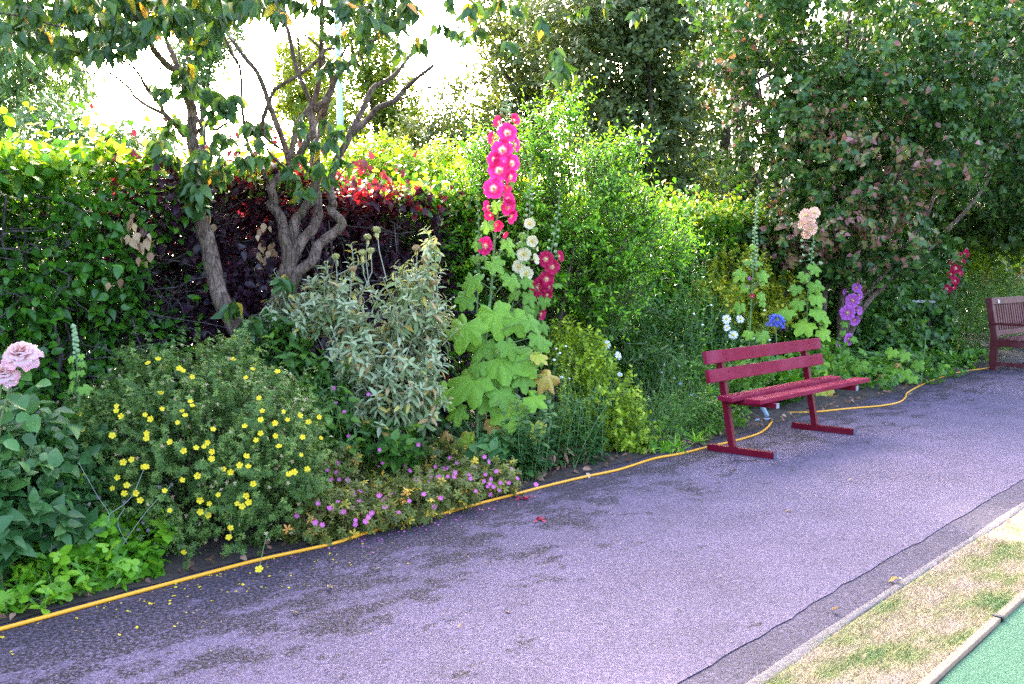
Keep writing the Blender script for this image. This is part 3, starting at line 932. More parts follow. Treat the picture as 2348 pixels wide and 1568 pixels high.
# dark trees that close the picture on the right
DARKG = leaf_mat("dark_tree_leaf", [(0, (.02, .05, .022)), (.5, (.04, .095, .04)), (.85, (.08, .15, .05)), (1, (.18, .22, .08))], .35, .4)
BLUEG = leaf_mat("blue_green_leaf", [(0, (.03, .075, .06)), (.5, (.06, .13, .11)), (1, (.14, .24, .2))], .3, .4)
OAKG = leaf_mat("oak_leaf", [(0, (.028, .052, .035)), (.5, (.06, .1, .07)), (1, (.15, .19, .12))], .4, .5)
POPG = leaf_mat("poplar_leaf", [(0, (.05, .09, .03)), (.5, (.1, .17, .05)), (1, (.26, .31, .1))], .45, .45)
LIMEG = leaf_mat("lime_leaf", [(0, (.05, .12, .015)), (.5, (.1, .2, .025)), (1, (.22, .3, .07))], .5, .45)

def tree(name, label, base_px, Y, blobs, nclump, rc, per, nl, tpl, size, mat, tintf, trunk_r, ntarget=7, droop=0.0, group=None, fork=.35, bark=None, shell=.5, alpha=1.0, flat=.75, width=1.0, upb=.35, trunk_pts=None, cat="tree"):
    base = P(base_px, HZ, Y) * np.array([1, 1, 0])
    root = thing(name, label, cat, base, group)
    c = crown(root, blobs, nclump, rc, per, nl, tpl, size, mat, tintf, 0, alpha, droop, shell, flat, width, None, False, upb)
    top = np.array([b[0] for b in blobs]).mean(0)
    f = base * (1 - fork) + top * fork
    f[:2] = base[:2] * .8 + top[:2] * .2
    V, T = limb([base, base * .5 + f * .5 + np.array([.04, 0, 0]), f], trunk_r * 1.15, trunk_r * .75, 9, 5, .05)
    part(root, "trunk", V, T, bark or M_bark2)
    idx = rng.choice(len(c), min(ntarget, len(c)), replace=False)
    branches_to(root, f, c[idx], trunk_r * .5, trunk_r * .1, bark or M_bark2)
    return root

tree("evergreen_tree", "dark evergreen tree filling the far right edge beyond the reddening dogwood", 2140, 21.0, [B(2150, 130, 17, 260, 230, 2.2), B(2330, 300, 17.5, 200, 230, 2.2), B(2000, 200, 17.5, 120, 170, 1.4), B(2420, 120, 17, 200, 250, 2.5), B(2080, 430, 17, 150, 110, 1.3), B(2280, 480, 17, 170, 90, 1.5)],
     850, .5, 10, 6, OVATE_FLAT, .13, DARKG, tb_(0, .85), .16, 9)
# willow-like tree at the upper left
tree("willow_tree", "blue-green drooping tree in the top left corner", -180, 16.0, [B(60, 150, 16, 130, 85, 1.2), B(110, 175, 16, 75, 60, .9), B(30, 60, 16, 110, 70, 1.2), B(-60, 200, 16, 110, 130, 1.3), B(5, 270, 16, 40, 50, .7), B(130, 60, 16, 70, 50, .8)],
     190, .3, 9, 7, SLIM, .15, BLUEG, tb_(0, 1), .14, 6, droop=.75, upb=.0, fork=.5)
w = bpy.data.objects["willow_tree"]
V, T = limb([P(-180, 330, 16), P(-60, 260, 16), P(20, 215, 15.9), P(60, 190, 15.9), P(110, 170, 16)], .1, .03, 9, 6)
part(w, "limb", V, T, M_bark)
tree("small_tree", "small dusky green tree showing over the left end of the hedge", 150, 13.5, [B(120, 285, 13.5, 50, 40, .6), B(150, 330, 13.5, 65, 50, .7), B(230, 345, 13.5, 75, 35, .7), B(300, 350, 13.5, 60, 40, .7), B(320, 400, 13.5, 60, 45, .7), B(210, 400, 13.5, 90, 45, .8), B(370, 320, 13.5, 35, 18, .4)],
     150, .22, 8, 6, OVATE_FLAT, .075, BLUEG, tb_(0, .8), .05, 8)
tree("tall_tree", "blue-grey tree crown glimpsed between the bare branches of the slender dogwood", 470, 19.0, [B(470, 110, 19, 50, 50, .6), B(450, 140, 19, 40, 30, .5), B(500, 70, 19, 45, 45, .6), B(440, 190, 19, 25, 20, .4)],
     75, .25, 9, 6, SLIM, .15, BLUEG, tb_(0, .9), .08, 5, droop=.4, fork=.75)
tree("poplar_tree", "pale green poplar column left of the white pole", 705, 32.0, [B(655, 140, 32, 16, 45, .8), B(675, 200, 32, 34, 70, .9), B(690, 290, 32, 48, 70, 1), B(720, 190, 32, 40, 100, 1), B(745, 300, 32, 50, 90, 1)],
     170, .5, 9, 6, DIAM, .17, POPG, tb_(.2, 1), .2, 6, group="poplars beyond the hedge", upb=.9)
tree("poplar_tree", "darker poplar column right of the white pole", 850, 30.0, [B(845, 130, 30, 60, 110, 1.2), B(835, 250, 30, 60, 110, 1.2), B(830, 60, 30, 45, 90, 1), B(905, 230, 30, 50, 90, 1), B(880, 330, 30, 75, 70, 1.2), B(925, 290, 30, 40, 50, .8)],
     250, .42, 9, 6, DIAM, .15, POPG, tb_(0, .7), .22, 8, group="poplars beyond the hedge", upb=.9)
tree("oak_tree", "broad pale oak tree in the middle distance behind the tall pink spire", 1160, 24.0, [B(1010, 340, 24, 85, 55, 1.4), B(1080, 270, 24, 90, 60, 1.4), B(1000, 400, 24, 100, 50, 1.3), B(1150, 210, 24, 100, 70, 1.5), B(1130, 330, 24, 100, 60, 1.3), B(1240, 130, 24, 120, 100, 1.6), B(1200, 30, 24, 150, 80, 1.6), B(1300, 250, 24, 120, 100, 1.6), B(950, 350, 24, 40, 30, .7)],
     330, .45, 9, 6, DIAM, .15, OAKG, tb_(0, 1), .22, 12)
tree("tall_tree", "tall dull green tree with upright twiggy limbs behind the bright shrub", 1470, 20.0, [B(1400, 130, 20, 130, 130, 1.6), B(1480, 300, 20, 130, 140, 1.6), B(1540, 120, 20, 120, 140, 1.5), B(1400, 330, 20, 100, 110, 1.4), B(1330, 40, 20, 140, 80, 1.5), B(1560, 400, 20, 90, 90, 1.2), B(1470, 20, 20, 140, 80, 1.5)],
     700, .42, 9, 6, OVATE_FLAT, .105, OAKG, tb_(0, .65), .13, 14)
tree("oak_tree", "dark oak tree with a heavy black limb, left of the reddening dogwood", 1690, 23.0, [B(1600, 220, 23, 70, 110, 1.3), B(1630, 330, 23, 70, 70, 1.3), B(1630, 410, 23, 70, 40, 1.0), B(1700, 60, 23, 110, 90, 1.5), B(1700, 440, 23, 80, 35, 1), B(1900, 330, 23, 60, 120, 1.4)],
     240, .4, 9, 6, DIAM, .14, DARKG, tb_(0, .6), .2, 12)
w = bpy.data.objects["oak_tree.001"]
V, T = limb([P(1700, 600, 23), P(1710, 500, 23), P(1700, 380, 23), P(1690, 230, 23), P(1680, 80, 23)], .22, .1, 9, 6)
part(w, "trunk", V, T, M_bark2)
V, T = limb([P(1580, 462, 22.8), P(1605, 447, 22.9), P(1645, 437, 23), P(1700, 434, 23)], .06, .14, 9, 6)
part(w, "limb", V, T, M_bark2)
tree("lime_shrub", "lime green shrub peeping over the hedge beside the white pole", 880, 11.5, [B(840, 365, 11.5, 55, 35, .5), B(900, 385, 11.5, 70, 35, .6), B(960, 400, 11.5, 60, 30, .5), B(760, 400, 11.5, 50, 30, .5), B(1010, 385, 11.5, 50, 30, .5), B(870, 430, 11.5, 120, 40, .6)],
     150, .17, 8, 6, LANCE, .07, LIMEG, tb_(0, 1), .03, 6, cat="shrub", width=1.6)
# distant belt of woodland beyond the garden
bl = [B(x, 520 + 25 * math.sin(x), 45, 190, 120, 5) for x in range(-700, 3300, 200)]
root = thing("far_wood", "far belt of woodland low beyond the hedge", "wood", (0, 45, 0)); root['kind'] = 'stuff'
crown(root, bl, 900, 1.4, 8, 5, DIAM, .5, OAKG, tb_(0, .7), 0, twigs=False)

# pale lamp column behind the hedge
M_white = plain("pale_paint", (.55, .66, .66), .45, .08, 20, .05)
lp = thing("lamp_post", "tall pale grey-white lamp column rising behind the hedge", "lamp post", P(787, HZ, 16.5) * np.array([1, 1, 0]))
p0, p1, p2 = P(789, 610, 16.5), P(781, 330, 16.5), P(772.5, 30, 16.5)
p0[2] = 0; p3 = p2 + (p2 - p1) * .55
V, T = limb([P(790, HZ, 16.5) * np.array([1, 1, 0]), P(788, 450, 16.5), p1], .075, .066, 16, 4, 0)
part(lp, "lower_column", V, T, M_white)
V, T = limb([p1 - np.array([0, 0, .02]), p2, p3], .055, .045, 16, 4, 0)
part(lp, "upper_column", V, T, M_white)
V, T = limb([p1 - np.array([0, 0, .05]), p1 + np.array([0, 0, .04])], .072, .06, 16, 2, 0)
part(lp, "collar", V, T, M_white)
V, T = limb([p3, p3 + np.array([-.3, -.1, .18]), p3 + np.array([-.9, -.3, .22])], .035, .03, 10, 4, 0)
part(lp, "arm", V, T, M_white)
V, T = box(p3 + np.array([-1.1, -.37, .21]), (.5, .22, .1), None, .03)
part(lp, "lantern", V, T, M_white)

# ------------------------------------------------------------------ benches
def wood_paint(name, c0, c1, worn, rough=.55, amount=.62):
    m, n, l, b = mat_new(name)
    mp = n.new("ShaderNodeMapping"); mp.inputs["Scale"].default_value = (3, 45, 45)
    l.new(objco(n), mp.inputs[0])
    a = noise(n, l, 3.0, 6, .7, mp.outputs[0])
    r = ramp(n, [(.3, c0), (.7, c1)]); l.new(a.outputs[0], r.inputs[0])
    k = noise(n, l, 14, 6, .75, objco(n))
    kr = ramp(n, [(amount, (0, 0, 0)), (amount + .06, (1, 1, 1))]); l.new(k.outputs[0], kr.inputs[0])
    d = noise(n, l, 4, 3, .5, objco(n))
    dr = ramp(n, [(.45, (0, 0, 0)), (.75, (1, 1, 1))]); l.new(d.outputs[0], dr.inputs[0])
    c = mixc(n, l, mathn(n, l, 'MULTIPLY', dr.outputs[0], .3), r.outputs[0], worn)
    c = mixc(n, l, mathn(n, l, 'MULTIPLY', kr.outputs[0], .55), c, tuple(min(1, x * 1.6) for x in worn))
    l.new(c, b.inputs["Base Color"])
    b.inputs["Roughness"].default_value = rough
    b.inputs["Specular IOR Level"].default_value = .18
    l.new(bump(n, l, a.outputs[0], .2, .002), b.inputs["Normal"])
    return m
M_red = wood_paint("red_painted_wood", (.13, .0018, .014), (.27, .0035, .036), (.34, .07, .13), .7, .66)
M_redm = wood_paint("red_painted_steel", (.12, .002, .012), (.17, .003, .02), (.2, .03, .05), .45, .72)
M_brown = wood_paint("brown_stained_wood", (.07, .013, .016), (.12, .024, .028), (.24, .11, .13), .5, .66)
M_cap = plain("blue_grey_cap", (.07, .09, .14), .5, .4, 60, .2)
M_steel = plain("dull_steel", (.35, .36, .4), .4, .25, 60, .1, .6)

a = G(1679, 1024, .05); b_ = G(1868, 973.5, .05)
a[2] = b_[2] = 0
half = np.linalg.norm(b_ - a) / 2
rz = math.atan2((b_ - a)[1], (b_ - a)[0])
bench = thing("park_bench", "small crimson painted bench on the path with two back planks and two seat planks", "bench", (a + b_) / 2, rz=rz)
def bp(name, c, size, mat, bev=.004, tilt=0.0, under=None, roll=0.0):
    ct, st = math.cos(tilt), math.sin(tilt)
    ax = np.array([[1, 0, 0], [0, ct, st], [0, -st, ct]])
    if roll:
        cr, sr = math.cos(roll), math.sin(roll)
        ax = ax @ np.array([[cr, sr, 0], [-sr, cr, 0], [0, 0, 1]])
    V, T = box(c, size, ax, bev)
    return obj(name, new_mesh(name, V, T, mat, None, False), under or bench)
LEAN = math.atan2(.13, .70)
for x in (-half, half):
    f = bp("foot", (x, -.075, .025), (.05, .57, .05), M_redm, .003)
    for y in (.2115, -.3615):
        bp("end_cap", (x, y, .025), (.046, .006, .046), M_cap, .002, under=f)
    L = .74
    bp("post", (x, .5 * L * math.sin(LEAN), .048 + .5 * L * math.cos(LEAN)), (.045, .05, L), M_redm, .003, -LEAN)
    sb = bp("seat_bracket", (x, -.15, .405), (.045, .44, .04), M_redm, .003)
    bp("bracket_plate", (x, -.373, .405), (.043, .005, .038), M_steel, .001, under=sb)
    for y in (-.035, -.27):
        V, T = limb([(x, y, .463), (x, y, .4705)], .009, .007, 10, 2, 0)
        obj("bolt_head", new_mesh("bolt_head", V, T, M_redm), bench)
def bky(z): return math.tan(LEAN) * (z - .05) - .045
for z in (.755, .615):
    pl = bp("back_plank", (-.03, bky(z), z), (1.96, .034, .1), M_red, .006, -LEAN)
    for x in (-half, half):
        for dz in (-.022, .022):
            yy = bky(z + dz)
            V, T = limb([(x, yy - .016, z + dz - .002), (x, yy - .022, z + dz - .003)], .006, .005, 8, 2, 0)
            obj("bolt_head", new_mesh("bolt_head", V, T, M_redm), pl)
bp("seat_plank", (.06, -.035, .444), (1.95, .125, .036), M_red, .006, .03)
bp("seat_plank", (.08, -.27, .444), (1.98, .135, .036), M_red, .006, -.02, roll=-.008)

pb = G(2274.7, 848.0)
bench2 = thing("park_bench", "dark brown slatted garden bench cut off by the right edge of the photo", "bench", pb, rz=math.pi / 2 - ANG - .07)
_b1 = bench; bench = bench2
for x in (.03, 1.47):
    bp("rear_leg", (x, .0, .235), (.065, .1, .47), M_brown, .008)
    bp("rear_leg", (x, .045, .73), (.064, .09, .56), M_brown, .012, -.17)
    bp("front_leg", (x, -.52, .315), (.065, .075, .63), M_brown, .008)
    bp("arm", (x, -.27, .645), (.075, .64, .035), M_brown, .01, .01)
    bp("stretcher", (x, -.26, .085), (.045, .43, .055), M_brown, .005)
    bp("side_rail", (x, -.26, .375), (.045, .43, .09), M_brown, .005)
bp("seat_rail", (.75, -.525, .375), (1.375, .035, .09), M_brown, .005)
for i in range(5):
    bp("seat_slat", (.75, -.5 + i * .108, .437 - .006 * abs(i - 2) ** 0 - .004 * (2 - abs(i - 2))), (1.5 if i != 4 else 1.37, .085, .022), M_brown, .004)
top = bp("top_rail", (.75, .084, .955), (1.375, .045, .1), M_brown, .008, -.17)
bp("plaque", (.30, .0555, .951), (.06, .006, .05), M_steel, .001, -.17, under=top)
bp("lower_back_rail", (.75, .012, .505), (1.375, .045, .075), M_brown, .006, -.17)
for i in range(15):
    bp("back_slat", (.105 + i * .0921, .049, .724), (.05, .018, .365), M_brown, .003, -.17)
bench = _b1

# ------------------------------------------------------------------ hoses
def gloss_plain(name, col, rough):
    return plain(name, col, rough, .12, 50, .05)
M_hose = gloss_plain("yellow_hose", (.75, .33, .012), .45)
M_conn = gloss_plain("grey_plastic", (.25, .33, .42), .5)
M_red_p = gloss_plain("dark_plastic", (.12, .07, .06), .5)
HR = .0088
def ground_path(px, r=HR):
    return [G(x, y, r) for x, y in px]
h1 = thing("garden_hose", "yellow garden hose lying along the bed edge from the left up to the near bench", "hose", G(700, 1260))
hp = ground_path([(-80, 1461), (0, 1442), (60, 1426), (200, 1388), (330, 1353), (460, 1318), (590, 1284), (700, 1260), (770, 1244), (850, 1218), (930, 1198), (1030, 1173), (1110, 1151), (1180, 1133), (1260, 1112), (1340, 1093), (1420, 1076), (1500, 1051), (1560, 1040), (1625, 1024), (1690, 1009), (1738, 994), (1760, 979), (1769, 966)])
q = catmull(hp, 10); V, T = tubes(q, np.full(len(q), HR), 10, True)
part(h1, "tube", V, T, M_hose)
V, T = limb([hp[-1], hp[-1] + np.array([.01, .07, .005])], .016, .017, 12, 3, .05)
part(h1, "connector", V, T, M_red_p)
e = hp[-1] + np.array([.0, .06, .01])
V, T = limb([e, e + np.array([-.07, .0, .0]), e + np.array([-.15, -.035, -.005])], .014, .014, 10, 3, 0)
part(h1, "hose_fitting", V, T, M_conn)
V, T = limb([e + np.array([-.02, .02, .02]), e + np.array([-.05, .05, .08]), e + np.array([-.07, .07, .12])], .022, .026, 12, 3, 0)
part(h1, "hose_fitting", V, T, M_conn)
h2 = thing("garden_hose", "second yellow hose running from behind the near bench towards the brown bench", "hose", G(1950, 935))
hp = ground_path([(1772, 952), (1785, 948), (1810, 946), (1870, 944), (1950, 936), (2020, 930), (2060, 922), (2075, 911), (2080, 900), (2113, 882), (2145, 869), (2199, 853), (2262, 844), (2274, 839), (2268, 834), (2285, 825), (2309, 817), (2365, 814), (2480, 808)])
q = catmull(hp, 10); V, T = tubes(q, np.full(len(q), HR), 8, True)
part(h2, "tube", V, T, M_hose)

# ------------------------------------------------------------------ flowers and palmate leaves
def polar_mesh(name, nr, nth, rf, zf, tintf, mat, closed=True, r0=.02):
    th = np.linspace(0, 2 * np.pi, nth, endpoint=False)
    rho = np.linspace(r0, 1, nr)
    TH, RO = np.meshgrid(th, rho)
    R = rf(TH) * RO
    V = np.stack([R * np.sin(TH), R * np.cos(TH), zf(TH, RO)], -1).reshape(-1, 3)
    T = []
    for j in range(nr - 1):
        for i in range(nth):
            k = (i + 1) % nth
            T.append((j * nth + i, (j + 1) * nth + i, (j + 1) * nth + k)); T.append((j * nth + i, (j + 1) * nth + k, j * nth + k))
    return new_mesh(name, V, np.array(T)[:, ::-1], mat, tintf(TH, RO).ravel())

def petal_mat(name, centre, inner, mid, edge, trans=.3):
    return leaf_mat(name, [(0, centre), (.17, centre), (.26, inner), (.45, mid), (.75, tuple(.5 * (a + b) for a, b in zip(mid, edge))), (1, edge)], trans, .6, .12, 20, .2, tcol=(1.1, 1.0, 1.0))
PET = {
    'pink': petal_mat("pink_petal", (.6, .45, .2), (.62, .12, .24), (.5, .004, .06), (.62, .02, .2)),
    'red': petal_mat("scarlet_petal", (.6, .3, .2), (.6, .05, .1), (.55, .006, .05), (.75, .02, .14)),
    'crimson': petal_mat("crimson_petal", (.8, .65, .35), (.7, .15, .2), (.42, .004, .045), (.56, .015, .12)),
    'cream': petal_mat("cream_petal", (.6, .45, .07), (.68, .56, .22), (.66, .6, .36), (.68, .64, .44)),
    'peach': petal_mat("peach_petal", (.62, .45, .14), (.7, .4, .24), (.7, .38, .28), (.74, .46, .38)),
    'mauve': petal_mat("mauve_petal", (.6, .45, .15), (.45, .12, .35), (.48, .08, .46), (.58, .18, .6)),
}
FL = {}
def holly_flower(col, var, cup):
    k = (col, var, cup)
    if k not in FL:
        g_ = np.random.default_rng(abs(hash(col)) % 999 + var * 7 + int(cup * 50))
        p1, p2, p3 = g_.uniform(0, 6.28, 3)
        rf = lambda th: 1 - .06 * np.abs(np.sin(2.5 * th + p1)) ** 6 * 1.6 + .03 * np.sin(11 * th + p2) + .025 * np.sin(17 * th + p3)
        zf = lambda th, ro: cup * .75 * ro ** .75 + ro ** 2 * (.06 * np.sin(9 * th + p2) + .05 * np.sin(14 * th + p3)) + .09 * ro * ((5 * th / 6.2832 + p1) % 1) - (.12 * ro ** 3 if cup < .5 else 0)
        vn = g_.normal(size=60) * .07
        tf = lambda th, ro: np.clip(ro + np.interp((th / 6.2832 * 60) % 60, np.arange(60), vn) * ro * 1.3, 0, 1)
        FL[k] = polar_mesh("flower", 7, 60, rf, zf, tf, PET[col])
    return FL[k]
M_stamen = plain("stamen", (.75, .6, .25), .7, .3, 200, .6)
_st = None
def stamen_mesh():
    global _st
    if _st is None:
        th = np.linspace(0, 6.28, 9)[:-1]
        rows = [(0, .05), (.08, .1), (.2, .13), (.32, .1), (.4, .03)]
        V = np.array([(r * math.cos(a), r * math.sin(a), z) for z, r in rows for a in th]) + rng.normal(size=(40, 3)) * .012
        T = [(j * 8 + i, j * 8 + (i + 1) % 8, (j + 1) * 8 + (i + 1) % 8, (j + 1) * 8 + i) for j in range(4) for i in range(8)]
        _st = new_mesh("stamen", V, np.array(T), M_stamen)
    return _st

HOLLY = leaf_mat("hollyhock_leaf", [(0, (.045, .12, .05)), (.3, (.075, .18, .06)), (.5, (.11, .25, .06)), (.68, (.15, .28, .06)), (.82, (.23, .26, .08)), (.92, (.28, .25, .16)), (1, (.26, .19, .16))], .3, .6, .3, 14, .25)
M_stem = plain("green_stem", (.13, .22, .07), .6, .25, 30, .2)
M_bud = plain("bud_green", (.2, .3, .14), .65, .25, 60, .3)
_pl = {}
def palm_leaf(var, tint, curl=0.0):
    k = (var, round(tint * 12), curl)
    if k not in _pl:
        g_ = np.random.default_rng(var + 3)
        ph = g_.uniform(-.15, .15, 7)
        la = np.array([0, .95, -.95, 1.85, -1.85])
        def rf(th):
            a = (th + np.pi) % (2 * np.pi) - np.pi
            r = .60 + 0 * a
            for i, c in enumerate(la):
                h = (1.0 if i == 0 else .9 if i < 3 else .75) + ph[i] * .5
                r = np.maximum(r, h * np.clip(1 - (np.abs(a - c - ph[i] * .5) / .52) ** 1.7 * .48, 0, 1))
            r = r * (1 - .75 * np.clip((np.abs(a) - 2.55) / .5, 0, 1))
            return r * (1 + .035 * np.sin(23 * a + ph[0] * 9) + .02 * np.sin(37 * a))
        def zf(th, ro):
            a = (th + np.pi) % (2 * np.pi) - np.pi
            pl = np.min(np.abs(a[..., None] - la), -1)
            return .10 * ro * np.clip(pl / .5, 0, 1) - (.22 + curl) * ro ** 2 + .05 * ro ** 2 * np.sin(3 * a + ph[1] * 20) + .03 * ro * np.sin(9 * a + ph[2] * 30) + curl * .4 * np.sin(5 * a) * ro ** 2
        def tf(th, ro):
            a = (th + np.pi) % (2 * np.pi) - np.pi
            pl = np.min(np.abs(a[..., None] - la), -1)
            n_ = .05 * np.sin(13 * a + 7 * ro) * ro
            return np.clip(tint + .10 * np.exp(-(pl * ro / .05) ** 2) + (.22 * np.clip(ro - .75, 0, 1) * 4 * (tint > .6)) + n_, 0, 1)
        _pl[k] = polar_mesh("leaf", 6, 56, rf, zf, tf, HOLLY, r0=.01)
    return _pl[k]

def bud_mesh():
    th = np.linspace(0, 6.28, 8)[:-1]
    rows = [(-.9, .15), (-.55, .8), (0, 1.0), (.5, .75), (.9, .3), (1.2, .05)]
    V = np.array([(r * math.cos(a) * (1 + .12 * (i % 2)), r * math.sin(a), z) for z, r in rows for i, a in enumerate(th)])
    T = [(j * 7 + i, j * 7 + (i + 1) % 7, (j + 1) * 7 + (i + 1) % 7, (j + 1) * 7 + i) for j in range(5) for i in range(7)]
    return new_mesh("bud", V, np.array(T), M_bud)
BUD = bud_mesh()

def orient(nrm, roll=None):
    z = unit(np.asarray(nrm, float))
    x = unit(np.cross(np.array([0, 0, 1.]) + .01 * rng.normal(size=3), z))
    y = np.cross(z, x)
    a = rng.uniform(0, 6.28) if roll is None else roll
    return x * math.cos(a) + y * math.sin(a), -x * math.sin(a) + y * math.cos(a), z

def z5(x, y): return ((1200 + x / 2.09) * .78233, (250 + y / 2.09) * .78233)
def z6(x, y): return ((1200 + x / 2.413) * .78233, (850 + y / 2.413) * .78233)
def z8(x, y): return (1642.9 + x * .32435, 391.2 + y * .32435)

def hollyhock(label, stem, t, flowers, leaves, buds, conv, scale, group="hollyhocks in the border", r=.011, Y=None, cat="hollyhock", base_px=None):
    """stem/flowers/leaves in zoomed-photo pixels (conv turns them into view pixels; scale = view px per zoom px)"""
    st = [conv(*q_) for q_ in stem]
    Y = Y or YT(st[-1][0], t)
    top = P(*st[0], Y); pts = [P(x, y, Y) for x, y in st]
    gb = pts[-1].copy()
    if base_px is not None: gb = P(base_px, HZ, Y)
    gb[2] = 0.0
    pts.append(gb); pts = pts[::-1]
    root = thing("hollyhock", label, cat, gb, group)
    Lc = np.array(root.location)
    q_ = catmull(pts, 8)
    u = np.linspace(0, 1, len(q_))
    V, T = tubes(q_, r * (1 - .75 * u), 8, True)
    VT = [(V, T)]
    def on_stem(z):
        return q_[np.argmin(np.abs(q_[:, 2] - z))]
    for f in flowers:
        fx, fy, dia, col = f[:4]
        cup = f[4] if len(f) > 4 else .35
        yaw = f[5] if len(f) > 5 else rng.normal() * 24
        pit = f[6] if len(f) > 6 else rng.normal() * 10 + 4
        x, y = conv(fx, fy)
        p = P(x, y, Y - .05 - .02 * rng.uniform())
        R = dia * scale / F * Y / 2 * 1.08
        a, e = math.radians(yaw), math.radians(pit)
        toward = unit(np.array([0, 0, EYE]) - p); toward[2] *= .4
        ca, sa = math.cos(a), math.sin(a)
        nrm = unit(np.array([toward[0] * ca - toward[1] * sa, toward[0] * sa + toward[1] * ca, math.sin(e)]))
        ax = orient(nrm)
        fo = obj("flower", holly_flower(col, int(rng.integers(3)), cup), root, basis(*ax, p - Lc, R))
        if cup < .8:
            obj("stamen", stamen_mesh(), fo)
        s = on_stem(p[2] - .02)
        VT.append(tubes(np.array([s, (s + p) / 2 + np.array([0, 0, .004]), p - nrm * .01]), np.array([.003, .003, .004]), 5))
        ax2 = orient(nrm)
        obj("calyx", BUD, root, basis(*ax2, p - nrm * .012 * 1 - Lc, R * .2, R * .2, .014))
    for lf in leaves:
        lx, ly, w = lf[:3]
        tn = lf[3] if len(lf) > 3 else rng.uniform(.2, .5)
        curl = lf[4] if len(lf) > 4 else 0.0
        x, y = conv(lx, ly)
        R = w * scale / F * Y / 1.5
        s0 = on_stem(P(x, y, Y)[2] + R * .2)
        sx = 1 if x > st[0][0] * 0 + (CX + s0[0] / Y * F) else -1
        p = P(x, y - .25 * R / Y * F, Y - rng.uniform(.04, .16))
        out = unit(np.array([.45 * sx + rng.normal() * .25, -.25, -.75 + .25 * rng.normal()]))
        nrm = np.array([.25 * sx, -.75, .55]) + rng.normal(size=3) * .16
        nrm = unit(nrm - out * (nrm @ out))
        xx = np.cross(out, nrm)
        obj("leaf", palm_leaf(int(rng.integers(4)), tn, curl), root, basis(xx, out, nrm, p - Lc, R))
        s = on_stem(p[2] - .06 - .15 * rng.uniform())
        VT.append(tubes(np.array([s, s * .5 + p * .5 + np.array([0, -.01, .015]), p]), np.array([.0045, .0035, .003]), 5))
    for bx, by, bs in buds:
        x, y = conv(bx, by)
        p = P(x, y, Y - .015)
        s = on_stem(p[2] - .015)
        nrm = unit(np.array([p[0] - s[0], -.5 * abs(p[0] - s[0]) - .005, .02]) + rng.normal(size=3) * .004)
        R = bs * scale / F * Y / 2
        obj("bud", BUD, root, basis(*orient(nrm), p - Lc, R))
        VT.append(tubes(np.array([s, p]), np.array([.0025, .002]), 4))
    V, T, _ = join(VT)
    part(root, "stem", V, T, M_stem)
    return root

def bud_run(stem, y0, y1, n_, s0, s1, w):
    xs, ys = [q_[0] for q_ in stem], [q_[1] for q_ in stem]
    out = []
    for i in range(n_):
        k = i / max(1, n_ - 1)
        y = y0 + (y1 - y0) * k
        x = np.interp(y, ys, xs)
        out.append((x + (1 if i % 2 else -1) * w * (.4 + .8 * k) * rng.uniform(.4, 1.1), y + rng.normal() * 3, (s0 + (s1 - s0) * k) * rng.uniform(.8, 1.1)))
    return out

SC5 = .78233 / 2.09
st = [(590, 55), (595, 230), (572, 560), (525, 900), (500, 1250), (472, 1500), (440, 1750), (425, 1900)]
hollyhock("tall hollyhock spire of bright pink blooms standing in the middle of the border", st, 4.95,
    [(552, 228, 68, 'red', .8, -50, 15), (634, 215, 68, 'red', .8, 45, 15), (597, 292, 112, 'pink', .3, 5, 0), (517, 325, 74, 'red', .7, -60, 5), (568, 397, 124, 'pink', .3, 0, 0), (640, 365, 84, 'pink', .5, 70, 0), (522, 455, 96, 'pink', .4, -35, 0), (624, 478, 104, 'pink', .35, 40, -5), (548, 522, 126, 'pink', .3, -6, 3), (614, 562, 88, 'pink', .4, 40, -15), (516, 632, 122, 'pink', .3, -10, 5), (590, 622, 60, 'red', .9, 40, -30), (600, 702, 96, 'pink', .4, 45, 10), (598, 742, 100, 'pink', .4, 35, -15), (485, 745, 76, 'pink', .5, -60, 0), (500, 792, 68, 'red', .8, -40, -30), (614, 800, 84, 'pink', .6, 55, -20), (532, 850, 72, 'red', .85, 10, -35), (470, 985, 108, 'pink', .45, -35, 5), (575, 1183, 44, 'red', 1.0, 60, -10), (572, 908, 44, 'red', 1.1, 55, -30)],
    [(600, 975, 100, .3), (622, 1030, 66, .3), (515, 1110, 130, .3), (475, 862, 95, .2), (415, 985, 70, .15), (380, 1215, 150, .25), (345, 1325, 140, .25), (622, 1205, 125, .3), (530, 742, 86, .2), (620, 605, 50, .25)],
    bud_run(st, 62, 185, 12, 10, 26, 26) + [(548, 930, 18), (560, 1015, 24), (480, 1190, 20), (520, 1165, 22), (515, 1240, 24), (580, 155, 24), (622, 120, 26), (565, 150, 26)],
    z5, SC5, r=.015)
